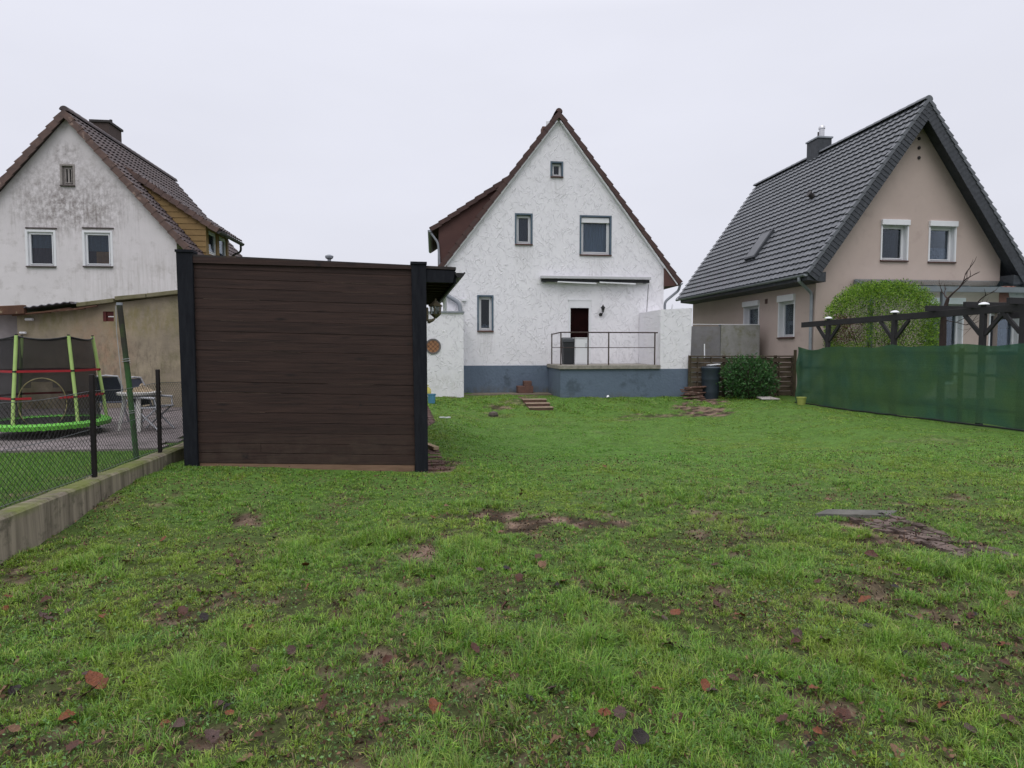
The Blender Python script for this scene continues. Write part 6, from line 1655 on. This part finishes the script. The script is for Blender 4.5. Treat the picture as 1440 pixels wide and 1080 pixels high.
def odds_and_ends():
    # heap of old planks and bricks in the passage
    p = ong(982, 563); root = thing('plank_heap', p, 'untidy heap of reddish planks and bricks left of the rain barrel', 'heap')
    m = mat('reddish_planks', (.16, .09, .07), (.09, .055, .045), scale=6, rough=.9, c3=(.3, .22, .18), scale3=5, t3=(.55, .65)); rs = random.Random(3)
    for i in range(9):
        z = p.z + .03 + i*.045; a = rs.uniform(-.35, .35)
        c = V((p.x + rs.uniform(-.06, .06), p.y + .35 + rs.uniform(-.1, .1), z)); d = V((math.cos(a), math.sin(a), rs.uniform(-.06, .06)))*.34
        MB().beam(c-d, c+d, .12, .035).build('plank', m, root, bevel=.003)
    # white board on the grass
    a = ong(1071, 563); b = ong(1104, 565)
    k = MB(); k.hexa([V((a.x, a.y-.02, a.z+.05)), V((b.x, a.y-.1, a.z+.055)), V((b.x-.05, a.y+.42, a.z+.09)), V((a.x+.05, a.y+.42, a.z+.085))],
                     [V((a.x, a.y-.02, a.z+.02)), V((b.x, a.y-.1, a.z+.025)), V((b.x-.05, a.y+.42, a.z+.05)), V((a.x+.05, a.y+.42, a.z+.05))])
    tag(k.build('white_slab', mat('dirty_white_slab', (.52, .49, .47), (.36, .33, .3), scale=5, rough=.8), bevel=.006), 'flat dirty white slab lying in the grass before the lattice fence', 'slab')
    p = ong(1124, 569); r = (onb(1130, 563, p.y).x - onb(1118, 563, p.y).x)/2; h = onb(1124, 558, p.y).z - p.z
    root = thing('plant_pot', p, 'small lime yellow plant pot at the far end of the green screen', 'plant pot')
    y = mat('lime_yellow_plastic', (.34, .37, .10), (.26, .29, .07), rough=.6)
    MB().lathe(p - V((0, .1, 0)), [(r*.78, 0), (r*.98, h*.84), (r*.9, h*.84)], 20).build('body', y, root, smooth=True)
    MB().lathe(p - V((0, .1, 0)), [(r*1.0, h*.84), (r*1.06, h*.86), (r*1.06, h), (r*.96, h), (r*.9, h*.88)], 20).build('rim', y, root, smooth=True)
    MB().lathe(p - V((0, .1, 0)), [(r*.9, h*.85), (r*.3, h*.9)], 16).build('potting_soil', soil, root)
    # scrap of white at the terrace foot
    p = ong(856, 561); k = MB(); k.hexa([p+V((-.07, 0, .05)), p+V((.02, 0, .08)), p+V((.0, .05, .12)), p+V((-.05, .04, .1))], [p+V((-.07, .01, .04)), p+V((.02, .01, .07)), p+V((.0, .06, .11)), p+V((-.05, .05, .09))])
    tag(k.build('paper_scrap', white_paint), 'tiny white scrap of paper in the grass at the foot of the blue terrace wall', 'litter')
    # concrete slab and sunken brick patch in the lawn
    c = [ong(1146, 728), ong(1207, 727), ong(1250, 721), ong(1196, 718)]
    a, b_, d = ong(1148, 729), ong(1243, 729), ong(1170, 718)
    cc = [ong(1146, 727), ong(1252, 727), ong(1262, 719), ong(1163, 719)]
    z = gh(cc[0].x, cc[0].y)
    k = MB(); top = [V((q.x, q.y, z + .034)) for q in cc]; k.hexa(top, [q - UP*.045 for q in top])
    tag(k.build('concrete_slab', mat('lichen_concrete', (.15, .145, .13), (.085, .085, .075), scale=8, rough=.95, bump=.6, bscale=50, c3=(.085, .08, .07), scale3=20), bevel=.006), 'flat grey concrete paving slab raised on the lawn at the right', 'slab')
    m = mat('muddy_pavers', (.155, .115, .10), (.09, .07, .06), scale=6, rough=.95, bump=.8, bscale=22, c3=(.05, .035, .028), scale3=4, t3=(.48, .58))
    k = MB(); rs = random.Random(8)
    o = ong(1190, 730); e1 = ong(1330, 778) - o; e2 = ong(1262, 728) - o
    e1.z = e2.z = 0; n1 = 9; n2 = 5
    for i in range(n1+1):
        for j in range(n2):
            if rs.random() < .06 + .05*i/n1: continue
            s0, s1 = (i + (.5 if j % 2 else 0))/n1, (i + 1 + (.5 if j % 2 else 0))/n1; t0, t1 = j/n2, (j+1)/n2; g = .012
            q = [o + e1*(s0+g) + e2*(t0+g), o + e1*(s1-g) + e2*(t0+g), o + e1*(s1-g) + e2*(t1-g), o + e1*(s0+g) + e2*(t1-g)]
            zz = .02 + rs.uniform(-.012, .008); tl = rs.uniform(-.006, .006)
            q = [V((x.x, x.y, gh(x.x, x.y) + zz + (tl if n % 2 else -tl))) for n, x in enumerate(q)]
            k.hexa(q, [x - UP*.05 for x in q])
    tag(k.build('sunken_brick_path', m, bevel=.004), kind='structure')
odds_and_ends()

def distant_trees():
    for x, y, b, w_, h_, lab in ((936, 430, 38, 1.6, 3.4, 'distant bare shrub showing in the gap right of the white house'), (1440, 395, 45, 3, 4, None)):
        if lab is None: continue
        p = onb(x, 470, b); root = thing('bare_shrub', V((p.x, b, 0)), lab, 'shrub')
        rs = random.Random(x); m = MB(); T = MB()
        T.tube([V((p.x, b, 0)), V((p.x, b, 1.6))], [.1, .07], 6).build('trunk', mat('grey_bark', (.12, .10, .09), (.08, .07, .065), rough=.95), root)
        for i in range(70):
            a = rs.uniform(0, 6.28); s = V((p.x, b, rs.uniform(1.2, 2)))
            t = s + V((math.cos(a)*w_*rs.uniform(.3, 1), math.sin(a)*w_*.6, h_*rs.uniform(.3, .75)))
            m.tube([s, (s+t)/2 + V((0, 0, .2)), t], [.025, .015, .006], 4)
        m.build('branches', MATS['grey_bark'], root)
distant_trees()

# ================================================================== FALLEN LEAVES
def fallen_leaves():
    cols = {'orange_brown': ((.22, .07, .022), (.11, .032, .014)), 'brown': ((.10, .036, .020), (.05, .022, .015)), 'dark': ((.022, .014, .013), (.012, .008, .008)), 'tan': ((.22, .125, .065), (.12, .06, .035)), 'purple_brown': ((.10, .055, .046), (.055, .033, .028))}
    ms = {k: mat(k + '_leaf', *v, scale=5, rough=.5, spec=.4, bump=.5, bscale=14, bdist=.05) for k, v in cols.items()}
    shapes = {}
    def leaf_mesh(kind, var):
        if (kind, var) in shapes: return shapes[(kind, var)]
        rs = random.Random(var*7+1); n = 9; vs = []; fs = []
        curl = rs.uniform(.1, .45); bend = rs.uniform(-.3, .3)
        for i in range(n+1):
            t = i/n; wd = math.sin(math.pi*min(1, t*.93+.05))**.8 * .34 * (1 + .13*math.sin(t*19+var))
            for s in (-1, -.5, 0, .5, 1):
                x = s*wd; y = t - .5; z = curl*(x*x*3) + bend*(y*y) + .03*math.sin(t*14+s*3+var) + .02*abs(s)*math.sin(t*30)
                vs.append((x, y, z))
        for i in range(n):
            for j in range(4): a = i*5+j; fs.append((a, a+1, a+6, a+5))
        k = len(vs); vs += [(-.012, -.5, .0), (.012, -.5, 0), (.01, -.72, .06), (-.01, -.72, .06)]; fs.append((k, k+1, k+2, k+3))
        me = bpy.data.meshes.new('fallen_leaf'); me.from_pydata(vs, [], fs); me.update(); me.polygons.foreach_set('use_smooth', [True]*len(me.polygons))
        me.materials.append(ms[kind]); o = bpy.data.objects.new('tmp', me)
        md = None; shapes[(kind, var)] = me; bpy.data.objects.remove(o); return me
    special = [(135, 968, 'orange_brown', .13, 'largest orange brown curled leaf in the grass at the lower left'), (126, 986, 'brown', .10, 'brown leaf tucked just below the largest orange leaf at the lower left'),
               (900, 1054, 'dark', .085, 'nearly black rounded leaf standing in the grass at the bottom'), (780, 1056, 'tan', .06, 'tan and reddish leaf at the bottom edge left of the black leaf'),
               (257, 866, 'brown', .08, 'glossy dark brown leaf alone in the grass at the left'), (668, 923, 'brown', .065, 'round reddish brown leaf near the middle of the foreground'),
               (847, 911, 'dark', .075, 'black curled leaf just right of the middle of the foreground'), (1423, 843, 'tan', .09, 'large pale tan leaf near the right edge'),
               (1225, 788, 'brown', .09, 'curled red brown leaf below the sunken bricks'), (1216, 853, 'orange_brown', .085, 'folded pinkish orange leaf at the right foreground'),
               (950, 873, 'orange_brown', .08, 'bright rusty leaf right of centre in the foreground'), (924, 981, 'orange_brown', .06, 'small rusty leaf right of the bottom centre')]
    general = [(8, 978, 'tan'), (240, 961, 'orange_brown'), (150, 866, 'brown'), (312, 916, 'purple_brown'), (267, 934, 'tan'), (250, 1028, 'purple_brown'), (297, 1043, 'purple_brown'), (323, 988, 'tan'), (345, 1075, 'tan'), (20, 1032, 'tan'), (60, 868, 'purple_brown'),
               (722, 958, 'brown'), (806, 941, 'brown'), (850, 1008, 'orange_brown'), (872, 1008, 'purple_brown'), (954, 1018, 'brown'), (939, 1040, 'brown'), (835, 1037, 'brown'), (788, 926, 'dark'), (745, 990, 'dark'), (711, 855, 'brown'), (630, 898, 'tan'), (730, 905, 'tan'),
               (1150, 822, 'brown'), (1290, 829, 'tan'), (1291, 872, 'tan'), (1288, 887, 'brown'), (1360, 828, 'purple_brown'), (1410, 856, 'tan'), (1222, 888, 'dark'), (1122, 900, 'purple_brown'), (1160, 905, 'brown'), (1330, 915, 'brown'), (1187, 752, 'brown'), (1165, 705, 'tan'),
               (730, 818, 'brown'), (762, 800, 'tan'), (757, 788, 'brown'), (792, 821, 'orange_brown'), (847, 802, 'tan'), (833, 840, 'brown'), (875, 838, 'brown'), (914, 838, 'brown'), (733, 698, 'tan'), (700, 670, 'orange_brown'), (735, 693, 'tan'), (824, 657, 'orange_brown'), (850, 659, 'orange_brown'),
               (230, 762, 'orange_brown'), (190, 743, 'brown'), (62, 812, 'brown'), (177, 795, 'tan'), (142, 790, 'tan'), (50, 757, 'brown'), (1005, 800, 'brown'), (1040, 872, 'orange_brown'), (1075, 850, 'tan'), (980, 760, 'tan'), (1030, 960, 'brown'), (1100, 1020, 'brown'), (1185, 1012, 'brown'), (1260, 1065, 'tan'), (1420, 1020, 'brown'),
               (430, 800, 'orange_brown'), (520, 770, 'brown'), (480, 850, 'tan'), (545, 935, 'brown'), (600, 855, 'tan'), (410, 922, 'purple_brown'), (455, 1000, 'brown'), (540, 1020, 'brown'), (610, 1000, 'orange_brown')]
    rs = random.Random(42); items = [(x, y, k, s, l) for x, y, k, s, l in special]
    items += [(x, y, k, rs.uniform(.05, .085), None) for x, y, k in general]
    kinds = ['brown', 'brown', 'tan', 'orange_brown', 'purple_brown', 'dark']
    for _ in range(125):
        items.append((rs.uniform(5, 1435), 700 + 370*rs.random()**.9, rs.choice(kinds), rs.uniform(.035, .068), None))
    made = []
    for i, (x, y, kind, s, lab) in enumerate(items):
        p = ong(x, y)
        if p.x < -3.1: continue
        o = bpy.data.objects.new('fallen_leaf', leaf_mesh(kind, i % 5)); S.collection.objects.link(o)
        o.location = V((p.x, p.y, gh(p.x, p.y) + rs.uniform(.018, .034) + (.016 if lab else 0)))
        o.rotation_euler = (rs.uniform(-.2, .75), rs.uniform(-.5, .5), rs.uniform(0, 6.28)); o.scale = (s*1.15, s, s)
        made.append((o, kind, lab, x, y))
    look = {'orange_brown': 'rusty orange', 'brown': 'brown', 'dark': 'blackened', 'tan': 'pale tan', 'purple_brown': 'dull purplish brown'}
    num = ['first', 'second', 'third', 'fourth', 'fifth', 'sixth', 'seventh', 'eighth', 'ninth', 'tenth', 'eleventh', 'twelfth']
    cells = {}
    for m_ in made:
        if m_[2]: tag(m_[0], m_[2], 'leaf', 'fallen leaves on the lawn'); continue
        col = 'far left' if m_[3] < 290 else 'left middle' if m_[3] < 576 else 'centre' if m_[3] < 864 else 'right middle' if m_[3] < 1152 else 'far right'
        row = 'the back' if m_[4] < 790 else 'the middle' if m_[4] < 880 else 'the front' if m_[4] < 980 else 'the very front'
        cells.setdefault((m_[1], col, row), []).append(m_)
    for (kind, col, row), ms_ in cells.items():
        ms_.sort(key=lambda q: q[3])
        for n_, q in enumerate(ms_):
            t = '%s fallen leaf, %s of lawn, %s' % (look[kind], row[4:], col)
            if len(ms_) > 1: t += ', %s from its left' % num[min(n_, 11)]
            tag(q[0], t, 'leaf', 'fallen leaves on the lawn')
fallen_leaves()
